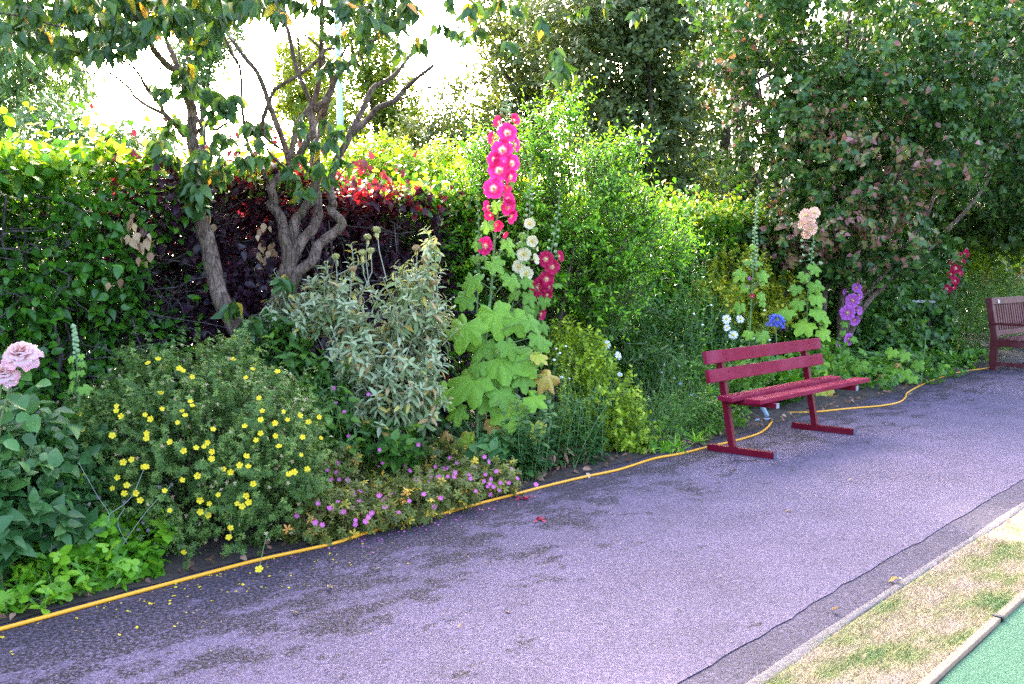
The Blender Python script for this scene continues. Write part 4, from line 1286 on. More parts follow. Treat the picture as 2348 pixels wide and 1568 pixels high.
# its skirt of big lower leaves, measured on another enlargement
SC6 = .78233 / 2.413
hollyhock("leafy base of large lobed hollyhock leaves, some yellowing, low in the middle of the border", [(560, 100), (545, 300), (500, 600), (480, 760)], 4.8, [],
    [(x_, y_, w_ * 1.22, *r_) for x_, y_, w_, *r_ in [(600, 215, 230, .42), (745, 240, 175, .4), (395, 305, 240, .42), (640, 545, 280, .42), (795, 525, 220, .38), (440, 690, 275, .42), (245, 760, 200, .55), (700, 900, 270, .55), (872, 790, 150, .5), (600, 650, 170, .3), (625, 970, 170, .9, .25), (890, 1010, 150, .72), (425, 1140, 230, .68), (975, 635, 150, .88, .5), (905, 485, 110, .75), (900, 350, 120, .35), (850, 240, 120, .3), (930, 400, 110, .3), (260, 1030, 80, 1.0, .5), (520, 420, 170, .35), (700, 420, 150, .3), (560, 800, 170, .4), (330, 880, 130, .45), (640, 760, 170, .3), (800, 640, 150, .3), (480, 560, 130, .32)]],
    [], z6, SC6, r=.013, cat="hollyhock")
st = [(412, 690), (425, 900), (425, 1150), (412, 1450)]
hollyhock("thin hollyhock stalk with only green buds, left of the tall pink one", st, 5.2, [], [(400, 1065, 60, .3), (415, 940, 45, .2), (450, 1060, 55, .3)], bud_run(st, 690, 1170, 20, 8, 26, 22), z5, SC5, r=.007)
st = [(748, 415), (738, 620), (730, 850), (690, 1100), (640, 1300), (590, 1560), (560, 1750)]
hollyhock("slim hollyhock with pale cream yellow flowers, right of the tall pink one", st, 5.15,
    [(735, 850, 66, 'cream', .6, 0, 10), (750, 957, 68, 'cream', .5, 5, 5), (700, 1036, 84, 'cream', .35, 0, 8), (757, 1068, 66, 'cream', .75, 60, 15), (670, 1110, 78, 'cream', .4, -10, 0), (712, 1156, 82, 'cream', .5, 10, 15), (708, 920, 34, 'cream', 1.1, -60, 20), (770, 1002, 30, 'cream', 1.1, 70, 0)],
    [(685, 975, 70, .3), (768, 885, 45, .25), (700, 1075, 70, .3), (712, 1210, 100, .3), (735, 1305, 115, .3), (690, 925, 55, .25), (640, 1290, 100, .28), (640, 1420, 120, .35), (700, 1400, 110, .3)],
    bud_run(st, 418, 820, 22, 9, 26, 20), z5, SC5, r=.009)
st = [(918, 640), (905, 830), (870, 1000), (835, 1250), (795, 1420), (770, 1600), (750, 1750)]
hollyhock("leaning hollyhock with crimson flowers below a bare budded tip", st, 5.05,
    [(835, 1065, 94, 'crimson', .35, -10, 5), (873, 1112, 90, 'crimson', .35, 5, 5), (838, 1188, 94, 'crimson', .35, -5, 5), (785, 1240, 110, 'crimson', .35, -10, -5), (908, 1048, 68, 'crimson', .7, 60, 10), (838, 1280, 62, 'crimson', .7, 30, -25), (797, 1398, 72, 'crimson', .7, 60, -10), (850, 1235, 60, 'crimson', .6, 50, 0), (800, 1215, 70, 'crimson', .6, -40, 0)],
    [(825, 1330, 90, .25), (755, 1400, 90, .28), (815, 1485, 95, .25), (900, 1230, 60, .25), (770, 1360, 60, .3), (790, 1580, 120, .35)],
    bud_run(st, 642, 1020, 18, 10, 30, 24), z5, SC5, r=.009)
# right-hand group
S8 = .32435
st = [(295, 112), (275, 350), (262, 600), (240, 1000), (225, 1250), (215, 1500)]
hollyhock("tall unopened hollyhock spire of pale green buds behind the crimson bench", st, 4.75, [(238, 765, 26, 'mauve', 1.1, -40, 20), (250, 890, 30, 'crimson', 1.0, 10, 20), (284, 800, 22, 'mauve', 1.1, 60, 0), (222, 818, 20, 'mauve', 1.1, -60, 0)],
    [(170, 742, 100, .3), (322, 748, 95, .3), (315, 795, 65, .28), (310, 892, 75, .3), (165, 972, 90, .35), (200, 830, 75, .3), (225, 1165, 90, .5), (320, 1180, 110, .35), (325, 940, 66, .3), (255, 540, 50, .25), (220, 650, 60, .25), (300, 660, 55, .25), (190, 1500, 140, .45)],
    bud_run(st, 112, 700, 46, 12, 26, 20), z8, S8, r=.012)
st = [(690, 285), (685, 470), (650, 800), (638, 1000), (640, 1200), (640, 1500)]
hollyhock("hollyhock with a cluster of soft peach flowers at its top", st, 4.75,
    [(632, 318, 92, 'peach', .3, -10, 5), (688, 298, 78, 'peach', .35, 20, 10), (645, 365, 98, 'peach', .3, 0, -10), (662, 410, 90, 'peach', .35, 5, -5), (632, 448, 66, 'peach', .4, -20, -30), (600, 380, 60, 'peach', .5, -60, 0)],
    [(690, 700, 115, .3), (615, 755, 90, .3), (695, 830, 115, .32), (560, 842, 95, .35), (705, 912, 125, .42), (575, 950, 120, .42), (488, 1020, 150, .38), (715, 1020, 155, .45), (630, 1110, 165, .58), (765, 1065, 90, .5), (750, 1160, 130, .55), (725, 1390, 150, .62), (410, 1480, 130, .42), (730, 1560, 230, .78, .1), (300, 1450, 120, .4), (560, 1480, 110, .45), (330, 1610, 100, .3)],
    bud_run(st, 480, 690, 12, 12, 22, 18) + [(600, 495, 24), (605, 540, 22), (612, 600, 22), (590, 640, 18), (735, 655, 30)], z8, S8, r=.013)
st = [(1018, 500), (985, 680), (965, 800), (930, 1000), (905, 1150), (880, 1400)]
hollyhock("hollyhock with mauve pink flowers on a thin stalk, right of the crimson bench", st, 4.9,
    [(987, 828, 68, 'mauve', .4, 15, 5), (918, 855, 42, 'mauve', .9, -50, 0), (960, 918, 96, 'mauve', .3, -5, 0), (1002, 880, 55, 'mauve', .6, 55, 0), (925, 1005, 104, 'mauve', .3, -10, 5), (996, 988, 60, 'mauve', .6, 50, 0), (970, 1052, 72, 'mauve', .7, 30, -30), (925, 1190, 84, 'mauve', .45, 45, 0), (870, 1222, 48, 'mauve', .9, -50, 0)],
    [(905, 1085, 60, .35), (965, 1195, 66, .3), (890, 1150, 50, .35), (955, 760, 40, .3)], bud_run(st, 500, 800, 16, 9, 24, 20), z8, S8, r=.008)
st = [(1766, 555), (1715, 650), (1650, 780), (1615, 880), (1600, 1000), (1595, 1250)]
hollyhock("leaning hollyhock with small dark crimson flowers, beside the brown bench", st, 4.9,
    [(1710, 607, 58, 'crimson', .35, -5, 5), (1752, 592, 52, 'crimson', .6, 40, 10), (1730, 645, 50, 'crimson', .4, 10, 0), (1690, 690, 68, 'crimson', .35, -5, 0), (1654, 732, 58, 'crimson', .4, -15, 0), (1682, 780, 54, 'crimson', .5, 20, 10), (1627, 835, 60, 'crimson', .35, -10, 0), (1672, 645, 44, 'crimson', .8, -50, 0), (1715, 725, 42, 'crimson', .7, 50, 0), (1760, 570, 30, 'crimson', .9, 20, 20), (1672, 822, 36, 'crimson', .8, 40, -20)],
    [(1650, 1060, 130, .3), (1615, 1150, 110, .3), (1600, 960, 60, .25), (1790, 1300, 120, .55), (1590, 1300, 100, .72), (1655, 1230, 110, .7), (1700, 1360, 100, .5), (1560, 1390, 90, .75)], [(1765, 556, 24), (1770, 575, 20)], z8, S8, r=.011)
st = [(1480, 1130), (1470, 1250), (1450, 1400)]
hollyhock("sprawling clump of low hollyhock leaves at the bed edge behind the second hose", st, 4.45, [],
    [(845, 1385, 175, .55), (930, 1330, 100, .35), (1010, 1385, 130, .45), (1110, 1390, 110, .35), (1230, 1430, 130, .38), (1330, 1310, 90, .42), (1320, 1440, 110, .4), (1180, 1500, 90, .35), (1190, 1480, 110, .9, .5), (1280, 1380, 60, .95, .5), (1040, 1290, 90, .3), (1420, 1380, 100, .35), (900, 1280, 90, .3), (1240, 1290, 90, .5), (1390, 1470, 80, .4), (760, 1350, 90, .35)], [], z8, S8, r=.009, Y=YT(2040, 4.5))
def z6b(x, y): return z6(x, y)
st = [(1425, 40), (1415, 200), (1380, 400), (1350, 620)]
hollyhock("thin pale budded hollyhock stalk rising above the daisy clump", st, 5.2, [(1408, 258, 26, 'cream', 1.1, 0, 10)], [(1430, 340, 50, .3), (1420, 490, 60, .3), (1390, 440, 40, .3)], bud_run(st, 45, 250, 14, 10, 20, 14), z6, SC6, r=.005)
st = [(1222, 110), (1210, 220), (1195, 420)]
hollyhock("leafy young hollyhock without flowers behind the daisy clump", st, 5.5, [], [(1200, 215, 110, .22), (1300, 180, 110, .25), (1170, 260, 90, .22), (1330, 205, 80, .25), (1240, 170, 60, .3), (1290, 240, 100, .2), (1180, 320, 90, .22)], bud_run(st, 110, 140, 4, 14, 18, 8), z6, SC6, r=.006)
def zl(x, y): return (x / 2091 * 800 * .78233, (600 + y / 1568 * 600) * .78233)
st = [(565, 930), (580, 1050), (592, 1200), (600, 1420), (605, 1560)]
hollyhock("short green hollyhock stalk with buds and no flowers, left behind the yellow-flowered shrub", st, 4.95, [], [(540, 1395, 110, .3), (640, 1420, 110, .28), (555, 1300, 70, .3), (620, 1290, 60, .35), (545, 1185, 60, .4), (622, 1165, 50, .4), (625, 1225, 55, .35)], bud_run(st, 935, 1180, 16, 40, 34, 16), zl, .2993, r=.009)

# ------------------------------------------------------------------ grey-leaved sage shrub
SAGEM = leaf_mat("grey_sage_leaf", [(0, (.14, .21, .08)), (.3, (.25, .31, .15)), (.6, (.42, .45, .3)), (.78, (.38, .42, .14)), (.9, (.62, .42, .1)), (1, (.5, .33, .16))], .25, .8, .2, 60, .15)
M_sstem = plain("pale_stem", (.3, .3, .22), .8, .25, 40, .2)
M_head = plain("seed_whorl", (.34, .31, .1), .85, .4, 120, .9)
M_headb = plain("brown_whorl", (.36, .21, .09), .85, .4, 120, .9)
YS = YT(830, 5.12)
sg = thing("sage_shrub", "grey-green sage shrub with woolly leaves and dried yellow flower whorls", "shrub", P(840, HZ, YS) * np.array([1, 1, 0]))
blobs = [B(690, 715, YS, 90, 75, .3), B(770, 700, YS, 70, 85, .28), B(660, 740, YS - .05, 60, 50, .2), B(830, 790, YS - .1, 90, 80, .35), B(935, 700, YS, 85, 85, .3), B(960, 640, YS, 55, 60, .22), B(930, 820, YS - .1, 95, 110, .35), B(880, 900, YS - .15, 100, 100, .35), B(960, 900, YS - .1, 60, 80, .25), B(800, 900, YS - .1, 50, 70, .25), B(1000, 760, YS, 45, 70, .2), B(990, 560, YS, 16, 28, .08), B(800, 590, YS, 22, 30, .08)]
M_ = 360
c, out, rad = in_blobs(blobs, M_, .35)
D = unit(out * .55 + np.array([0, -.1, .75]) + rdir(M_) * .35)
Ls = rng.uniform(.14, .27, M_)
low = rng.uniform(size=M_) < .3
pos, d, up, stem = shoots(c - D * Ls[:, None] * .6, D, Ls, 14, .95, None, .08, 2.4, True, .35)
u = np.tile(np.linspace(0, 1, 14), M_)
d = unit(d + np.array([0, 0, -1.]) * (np.clip(.55 - u, 0, 1) * 2.3)[:, None])
sz = np.where(u > .8, .045, .074) * rng.uniform(.7, 1.25, len(pos))
tint = np.clip(.1 + .5 * u + rng.normal(size=len(pos)) * .1 + np.where(rng.uniform(size=len(pos)) < (.3 * (1 - u) ** 1.2), rng.uniform(.45, .8, len(pos)), 0), 0, 1)
pos, d, up, sz, tint = near_first(pos, d, up, sz, tint)
scatter(sg, "foliage", SAGE, pos, d, up, sz, tint, SAGEM, 300)
V, T = tubes(stem, np.broadcast_to(np.linspace(.0045, .002, 5), (M_, 5)), 5)
base = np.array(sg.location)
k = rng.choice(M_, 26, replace=False)
p1_ = np.stack([np.broadcast_to(base, (26, 3)) + rng.normal(size=(26, 3)) * np.array([.12, .1, 0]), (base * .45 + stem[k, 0] * .55) + rng.normal(size=(26, 3)) * .06, stem[k, 0]], 1)
V2, T2 = tubes(p1_, np.broadcast_to(np.array([.008, .006, .004]), (26, 3)), 5)
V, T, _ = join([(V, T), (V2, T2)])
part(sg, "stem", V, T, M_sstem)
def whorl_mesh(mat):
    n1, n2 = 14, 7
    V = []
    for j in range(n2):
        a = (j + .5) / n2 * np.pi
        for i in range(n1):
            r = 1 + .22 * ((i + j) % 2) + .08 * rng.normal()
            th = i / n1 * 6.2832
            V.append((r * math.sin(a) * math.cos(th), r * math.sin(a) * math.sin(th), .72 * r * math.cos(a)))
    T = [(j * n1 + i, (j + 1) * n1 + i, (j + 1) * n1 + (i + 1) % n1, j * n1 + (i + 1) % n1) for j in range(n2 - 1) for i in range(n1)]
    return new_mesh("flower_whorl", np.array(V), np.array(T), mat, None, False)
WH, WHB = whorl_mesh(M_head), whorl_mesh(M_headb)
bpos, bd, bu = [], [], []
ST_ = []
for x, y, br in [(985, 245, 0), (1055, 190, 0), (740, 395, 0), (945, 365, 0), (1010, 350, 0), (870, 490, 1), (1360, 330, 1), (1460, 300, 0), (1430, 420, 1), (1405, 490, 0), (1490, 590, 1), (1405, 640, 1), (1330, 680, 0), (1460, 660, 0), (840, 1100, 1), (780, 1080, 0), (765, 1120, 0), (900, 1165, 0), (865, 1285, 0), (1040, 1280, 0), (1045, 1355, 1), (875, 1455, 0), (1090, 1500, 1), (905, 1530, 0), (1500, 470, 0), (1440, 560, 0)]:
    px, py = 547.6 + x * .2994, 469.4 + y * .2994
    p = P(px, py, YS - .12 * (y > 700) - .04)
    obj("flower_whorl", WHB if br else WH, sg, basis(*orient(np.array([0, 0, 1.]) + rng.normal(size=3) * .2), p - base, .024 * rng.uniform(.85, 1.15)))
    for q_ in range(5):
        a = rng.uniform(0, 6.28)
        bpos.append(p + np.array([0, 0, -.012])); bd.append((math.cos(a) * .6, math.sin(a) * .6 - .2, -.9)); bu.append((math.cos(a), math.sin(a) - .3, .5))
    ST_.append([p, p + np.array([rng.normal() * .015, .01, -.14]), p + np.array([rng.normal() * .05, .04, -.34])])
for k_ in ST_:
    part(sg, "flower_stalk", *tubes(np.array(k_), np.array([.0035, .0035, .004]), 5), M_sstem)
nb_ = len(bpos)
scatter(sg, "bract", SAGE, np.array(bpos), np.array(bd), np.array(bu), .045 * rng.uniform(.6, 1.3, nb_), rng.uniform(.55, 1, nb_), SAGEM, nb_, "bract")

# ------------------------------------------------------------------ yellow-flowered shrub
def compound(nl, leaf, spread, inner=.15):
    parts = []
    for i in range(nl):
        a = (i - (nl - 1) / 2) * spread
        V, T = leaf
        V = V.copy() * (1 if i == nl // 2 else .85)
        V[:, 1] += inner * (1 if i == nl // 2 else .3)
        c_, s_ = math.cos(a), math.sin(a)
        parts.append((np.stack([V[:, 0] * c_ + V[:, 1] * s_, -V[:, 0] * s_ + V[:, 1] * c_, V[:, 2]], 1), T))
    V, T, _ = join(parts)
    return V, T
POT5 = compound(5, leaf_tpl([(.5, .17)], .4, .2), .75)
GER5 = compound(5, leaf_tpl([(.3, .14), (.7, .2)], .35, .15), 1.05, 0)
TRI = compound(3, leaf_tpl([(.12, .24), (.4, .4), (.75, .34)], .25, .2), 1.35, .12)
POTM = leaf_mat("cinquefoil_leaf", [(0, (.018, .06, .025)), (.4, (.055, .125, .055)), (.72, (.12, .21, .10)), (1, (.24, .31, .19))], .3, .6, .3, 40)
YP = YT(425, 4.76)
pt = thing("cinquefoil_shrub", "rounded mid-green shrub dotted with small bright yellow flowers by the hose", "shrub", P(425, HZ, YP) * np.array([1, 1, 0]))
pblobs = [B(425, 1050, YP, 285, 215, .62), B(265, 1010, YP - .05, 150, 130, .45), B(575, 960, YP, 145, 110, .45), B(450, 890, YP + .1, 170, 90, .4), B(610, 1090, YP - .1, 130, 130, .45), B(350, 1160, YP - .15, 190, 110, .45), B(500, 1180, YP - .1, 170, 95, .45), B(180, 1010, YP, 85, 60, .3), B(660, 1020, YP, 85, 90, .35), B(530, 815, YP + .15, 50, 32, .15), B(330, 840, YP + .1, 60, 30, .2)]
M_ = 2500
c, out, rad = in_blobs(pblobs, M_, .72)
D = unit(out * .7 + np.array([0, -.05, .45]) + rdir(M_) * .45)
pos, d, up, stem = shoots(c - D * .04, D, rng.uniform(.05, .12, M_), 9, .95, None, .1, 2.4, False, .4)
tint = np.clip(rng.beta(2, 2.6, len(pos)) * .75 + np.tile(np.linspace(0, .18, 9), M_), 0, 1)
scatter(pt, "foliage", POT5, pos, d, up, .021 * rng.uniform(.7, 1.3, len(pos)), tint, POTM)
M2_ = 500
c, out, rad = in_blobs(pblobs, M2_, .2)
pos, d, up, _s = shoots(c, unit(out + rdir(M2_) * .5), .2, 12, 1.0)
scatter(pt, "inner_foliage", POT5, pos, d, up, .024, rng.beta(2, 3, len(pos)) * .5, POTM)
V, T = tubes(stem, np.broadcast_to(np.linspace(.0016, .0008, 5), (M_, 5)), 3)
part(pt, "twig", V, T, M_bark2, kind='stuff')
k = rng.choice(M_, 70, replace=False)
base = np.array(pt.location)
p1_ = np.stack([np.broadcast_to(base, (70, 3)) + rng.normal(size=(70, 3)) * np.array([.08, .08, 0]), (base * .5 + stem[k, 0] * .5) + rng.normal(size=(70, 3)) * .05, stem[k, 0]], 1)
V, T = tubes(p1_, np.broadcast_to([.007, .005, .002], (70, 3)), 5)
part(pt, "branch", V, T, M_bark2)

def five_petal(name, mat, notch=.0, gap=.16, cup=.25, centre=None, n_=5):
    Vs = []
    prof = [(.12, .08), (.4, .3), (.75, .42), (.95, .25)]
    V0, T0 = leaf_tpl(prof, .05, -cup)
    V0[-1, 1] = 1 - notch
    ps = []
    for i in range(n_):
        a = i * 2 * np.pi / n_
        sc_ = np.array([5 / n_ * .95, 1, 1])
        V = V0 * sc_
        ps.append((np.stack([V[:, 0] * math.cos(a) + V[:, 1] * math.sin(a), -V[:, 0] * math.sin(a) + V[:, 1] * math.cos(a), V[:, 2] + .02 * (i % 2)], 1), T0, np.clip(V0[:, 1], 0, 1)))
    V, T, t_ = join(ps)
    return new_mesh(name, V, T, mat, t_)
YEL = leaf_mat("yellow_petal", [(0, (.75, .45, .01)), (.3, (.85, .62, .02)), (1, (.9, .72, .05))], .3, .6, .1, 30, .2, tcol=(1.1, 1, .7))
PNK = leaf_mat("cranesbill_petal", [(0, (.7, .4, .6)), (.3, (.7, .16, .45)), (1, (.72, .18, .52))], .3, .6, .1, 30, .2, tcol=(1.1, 1, 1))
M_tan = leaf_mat("dried_calyx", [(0, (.28, .18, .1)), (.5, (.45, .32, .2)), (1, (.6, .48, .3))], .1, .8)
YF = [five_petal("flower", YEL, .05, cup=c_) for c_ in (.15, .35, .6)]
PF = [five_petal("flower", PNK, .1, cup=c_) for c_ in (.2, .45, .8)]
EYEm = None
def small_dot(name, mat, n_=7):
    th = np.linspace(0, 6.28, n_ + 1)[:-1]
    rows = [(0, 1), (.5, .85), (.85, .4)]
    V = [(r * math.cos(a), r * math.sin(a), z) for z, r in rows for a in th] + [(0, 0, 1)]
    T = [(j * n_ + i, j * n_ + (i + 1) % n_, (j + 1) * n_ + (i + 1) % n_) for j in range(2) for i in range(n_)] + [(j * n_ + i, (j + 1) * n_ + (i + 1) % n_, (j + 1) * n_ + i) for j in range(2) for i in range(n_)] + [(2 * n_ + i, 2 * n_ + (i + 1) % n_, 3 * n_) for i in range(n_)]
    return new_mesh(name, np.array(V), np.array(T), mat)
M_ydot = plain("orange_eye", (.65, .35, .02), .7, .2, 200, .5)
DOT = small_dot("flower_eye", M_ydot)
def put_flowers(root, pts, blobs, meshes, diam, yaw=25, eye=True, lift=.012, Yalt=None, name="flower"):
    L_ = np.array(root.location)
    for x, y in pts:
        h = ray_blobs(x, y, blobs)
        if h is None:
            p, nrm = P(x, y, Yalt), np.array([0, -1, .4])
        else:
            p, nrm = h
        nrm = unit(nrm * .4 + unit(np.array([0, 0, EYE]) - p) * .75 + np.array([0, 0, .35]) + rng.normal(size=3) * .32)
        p = p + unit(np.array([0, 0, EYE]) - p) * (lift + .035)
        R = diam / 2 * rng.uniform(.8, 1.15)
        f = obj(name, meshes[int(rng.integers(len(meshes)))], root, basis(*orient(nrm), p - L_, R))
        if eye: obj("flower_eye", DOT, f, Matrix.Diagonal((.16, .16, .1, 1)))
yl = [(428, 393), (447, 480), (608, 510), (630, 350), (628, 375), (658, 407), (783, 398), (817, 423), (792, 500), (792, 525), (868, 280), (985, 378), (1000, 400), (1040, 352), (1030, 325), (970, 150), (988, 160), (1038, 193), (855, 95), (800, 118), (1055, 42), (1258, 103), (1365, 152), (1330, 200), (1500, 165), (1400, 307), (1417, 378), (1410, 425), (1323, 460), (1408, 497), (1487, 443), (1490, 512), (1553, 427), (1618, 405), (1668, 438), (1725, 410), (1733, 525), (1635, 520), (1152, 475), (1123, 548), (1103, 572), (1147, 597), (1145, 638), (1060, 577), (993, 592), (918, 545), (875, 367), (1385, 537), (1330, 625), (1295, 672), (1342, 680), (1210, 692), (1248, 708), (1068, 730), (983, 752), (890, 808), (775, 680), (790, 680), (712, 640), (667, 655), (635, 737), (685, 778), (672, 823), (732, 822), (758, 860), (372, 795), (428, 787), (608, 795), (918, 915), (1083, 922), (1128, 940), (1130, 878), (1282, 877), (1345, 872), (1308, 893), (1368, 773), (1563, 722), (1590, 708), (1660, 692), (1625, 617), (1245, 1010), (1237, 1060), (990, 1145), (1532, 380), (1508, 568), (450, 730), (1080, 860), (1330, 835), (300, 577), (960, 440), (1180, 830)]
put_flowers(pt, [(x * .42404, 782.3 + y * .42404) for x, y in yl], pblobs, YF, .031, Yalt=YP - .1)
tr_ = G(594, 1305, .03)
f = obj("flower", YF[0], pt, basis(*orient((0, -.6, .8)), tr_ - base, .021)); obj("flower_eye", DOT, f, Matrix.Diagonal((.16, .16, .1, 1)))
V, T = tubes(np.array([tr_ + [-.03, .28, .1], tr_ + [-.01, .12, .06], tr_]), np.array([.002, .0016, .0014]), 4)
part(pt, "trailing_stem", V, T, M_stem)
kk = 700
c, out, rad = in_blobs(pblobs, kk, .98)
vis = out[:, 1] < .3
c, out = c[vis] + out[vis] * .03, out[vis]
scatter(pt, "dried_calyx", GER5, c, unit(out + rdir(len(c)) * .8), unit(out + rdir(len(c)) * .6), .014, rng.uniform(0, 1, len(c)), M_tan)

# ------------------------------------------------------------------ pink cranesbill mound
GERM = leaf_mat("cranesbill_leaf", [(0, (.03, .06, .025)), (.5, (.09, .125, .06)), (.8, (.17, .21, .09)), (.93, (.4, .33, .06)), (1, (.4, .22, .12))], .3, .55, .3, 40)
YG = YT(930, 4.5)
gm = thing("cranesbill", "low sprawling mound of pink cranesbill flowers spilling onto the hose", "cranesbill", G(930, 1170))
gb = [B(735, 1195, YT(735, 4.2), 75, 65, .26), B(840, 1175, YT(840, 4.17), 95, 55, .24), B(760, 1095, YT(760, 4.75), 70, 60, .25), B(930, 1155, YT(930, 4.16), 95, 55, .24), B(1020, 1130, YT(1020, 4.18), 90, 48, .22), B(1110, 1105, YT(1110, 4.25), 80, 42, .22), B(870, 1085, YT(870, 4.85), 90, 50, .25), B(1180, 1100, YT(1180, 4.45), 45, 28, .18), B(1000, 1065, YT(1000, 4.85), 120, 40, .25)]
M_ = 1150
c, out, rad = in_blobs(gb, M_, .55)
c[:, 2] = np.maximum(c[:, 2], .03)
D = unit(out * .6 + np.array([0, -.1, .55]) + rdir(M_) * .5)
pos, d, up, stem = shoots(c - D * .05, D, rng.uniform(.06, .15, M_), 6, 1.0, None, .2, 2.4, False, .7)
pos[:, 2] = np.maximum(pos[:, 2], .012)
tint = np.where(rng.uniform(size=len(pos)) < .06, rng.uniform(.85, 1, len(pos)), rng.beta(2, 2.5, len(pos)) * .82)
pos, d, up, tint = near_first(pos, d, up, tint)
scatter(gm, "foliage", GER5, pos, d, up, .033 * rng.uniform(.6, 1.25, len(pos)), tint, GERM, 120)
V, T = tubes(stem, np.broadcast_to(np.linspace(.0018, .001, 5), (M_, 5)), 3)
part(gm, "stem", V, T, plain("reddish_stem", (.3, .17, .11), .7, .3, 40, 0), kind='stuff')
pl_ = [(380, 335), (425, 262), (440, 188), (335, 180), (340, 237), (450, 328), (525, 340), (580, 450), (650, 443), (820, 483), (860, 520), (873, 585), (925, 460), (940, 195), (1080, 130), (1138, 185), (1150, 145), (1098, 250), (1195, 272), (1290, 252), (1290, 308), (1272, 352), (1225, 465), (1153, 335), (1185, 348), (1330, 213), (1405, 230), (1440, 225), (1448, 303), (1510, 270), (1525, 180), (1463, 128), (1640, 297), (1655, 323), (1695, 172), (1695, 213), (1780, 125), (1820, 165), (1788, 290), (1778, 345), (1840, 325), (1832, 368), (1805, 398), (1893, 255), (1930, 362), (1918, 427), (1847, 463), (1703, 435), (2028, 243), (2083, 320), (2170, 368), (1378, 505), (1322, 583), (1093, 525), (998, 640), (752, 640), (718, 675), (690, 715), (600, 703), (600, 740), (565, 592), (487, 632), (440, 540), (358, 603), (635, 537), (255, 550), (292, 748), (232, 725), (68, 657), (820, 55), (1180, 10), (2005, 360), (1865, 395), (1502, 312), (1365, 312), (1225, 203), (2255, 375), (585, 470), (850, 185), (1055, 200), (805, 215)]
put_flowers(gm, [(665 + x * .24987, 1017 + y * .24987) for x, y in pl_], gb, PF, .031, eye=False, Yalt=YG)
for x, y in [(708, 930), (765, 890), (725, 990), (790, 945), (845, 905), (770, 925), (800, 1000), (905, 1030), (700, 960)]:
    p = P(x, y, YT(x, 4.8) - .05)
    obj("flower", PF[1], gm, basis(*orient(np.array([0, -1, .4]) + rng.normal(size=3) * .3), p - np.array(gm.location), .015))
    V, T = tubes(np.array([p, p + [.02, .06, -.2], p + [.03, .1, -.45]]), np.array([.0015, .0015, .002]), 4)
    part(gm, "flower_stem", V, T, M_stem)

# ------------------------------------------------------------------ bright green shrub in the middle
BRG = leaf_mat("bright_shrub_leaf", [(0, (.02, .08, .01)), (.35, (.05, .18, .014)), (.6, (.12, .31, .02)), (1, (.32, .52, .06))], .42, .38, .25, 40)
YH = YT(1260, 5.45)
bs_ = thing("leafy_shrub", "tall bright green small-leaved shrub with arching shoots behind the pink hollyhock", "shrub", P(1240, HZ, YH) * np.array([1, 1, 0]))
bb = [B(1210, 430, YH, 95, 120, .5), B(1330, 470, YH, 130, 130, .6), B(1420, 560, YH, 110, 110, .5), B(1255, 310, YH, 55, 75, .35), B(1390, 400, YH, 60, 80, .4), B(1090, 470, YH, 80, 100, .45), B(1120, 360, YH, 60, 70, .35), B(1010, 540, YH, 100, 60, .4), B(940, 530, YH, 45, 35, .25), B(1290, 610, YH - .1, 150, 90, .5), B(1470, 500, YH, 50, 70, .3), B(1170, 560, YH + .1, 120, 90, .4), B(1080, 620, YH + .1, 90, 60, .3), B(1380, 680, YH - .1, 110, 70, .4), B(1540, 560, YH + .3, 50, 60, .3), B(1310, 240, YH, 30, 40, .2), B(1440, 340, YH, 30, 45, .2)]
M_ = 2500
c, out, rad = in_blobs(bb, M_, .6)
D = unit(out * .7 + np.array([.12, -.1, .6]) + rdir(M_) * .3)
pos, d, up, stem = shoots(c - D * .16, D, rng.uniform(.16, .42, M_), 15, .8, rng.normal(size=(M_, 3)) * .08 + np.array([0, -.03, -.1]), .05, 2.4, False, .5)
u = np.tile(np.linspace(0, 1, 15), M_)
tint = np.clip(rng.beta(2, 3, len(pos)) * .62 + .32 * u ** 3, 0, 1)
sz = .052 * rng.uniform(.6, 1.25, len(pos)) * (1 - .25 * u)
pos, d, up, sz, tint = near_first(pos, d, up, sz, tint, key=pos[:, 1] - sz * 20)
scatter(bs_, "foliage", PRIVET, pos, d, up, sz, tint, BRG, 200)
V, T = tubes(stem, np.broadcast_to(np.linspace(.004, .0015, 5), (M_, 5)), 4)
part(bs_, "twig", V, T, M_bark, kind='stuff')
base = np.array(bs_.location)
tg = c[rng.choice(M_, 34, replace=False)]
for k in tg:
    b0 = base + rng.normal(size=3) * np.array([.12, .1, 0])
    V, T = limb([b0, b0 * .65 + k * .35 + np.array([0, 0, .25]), b0 * .3 + k * .7 + np.array([0, 0, .2]), k], .016, .005, 6, 5, .05)
    part(bs_, "branch", V, T, M_bark)

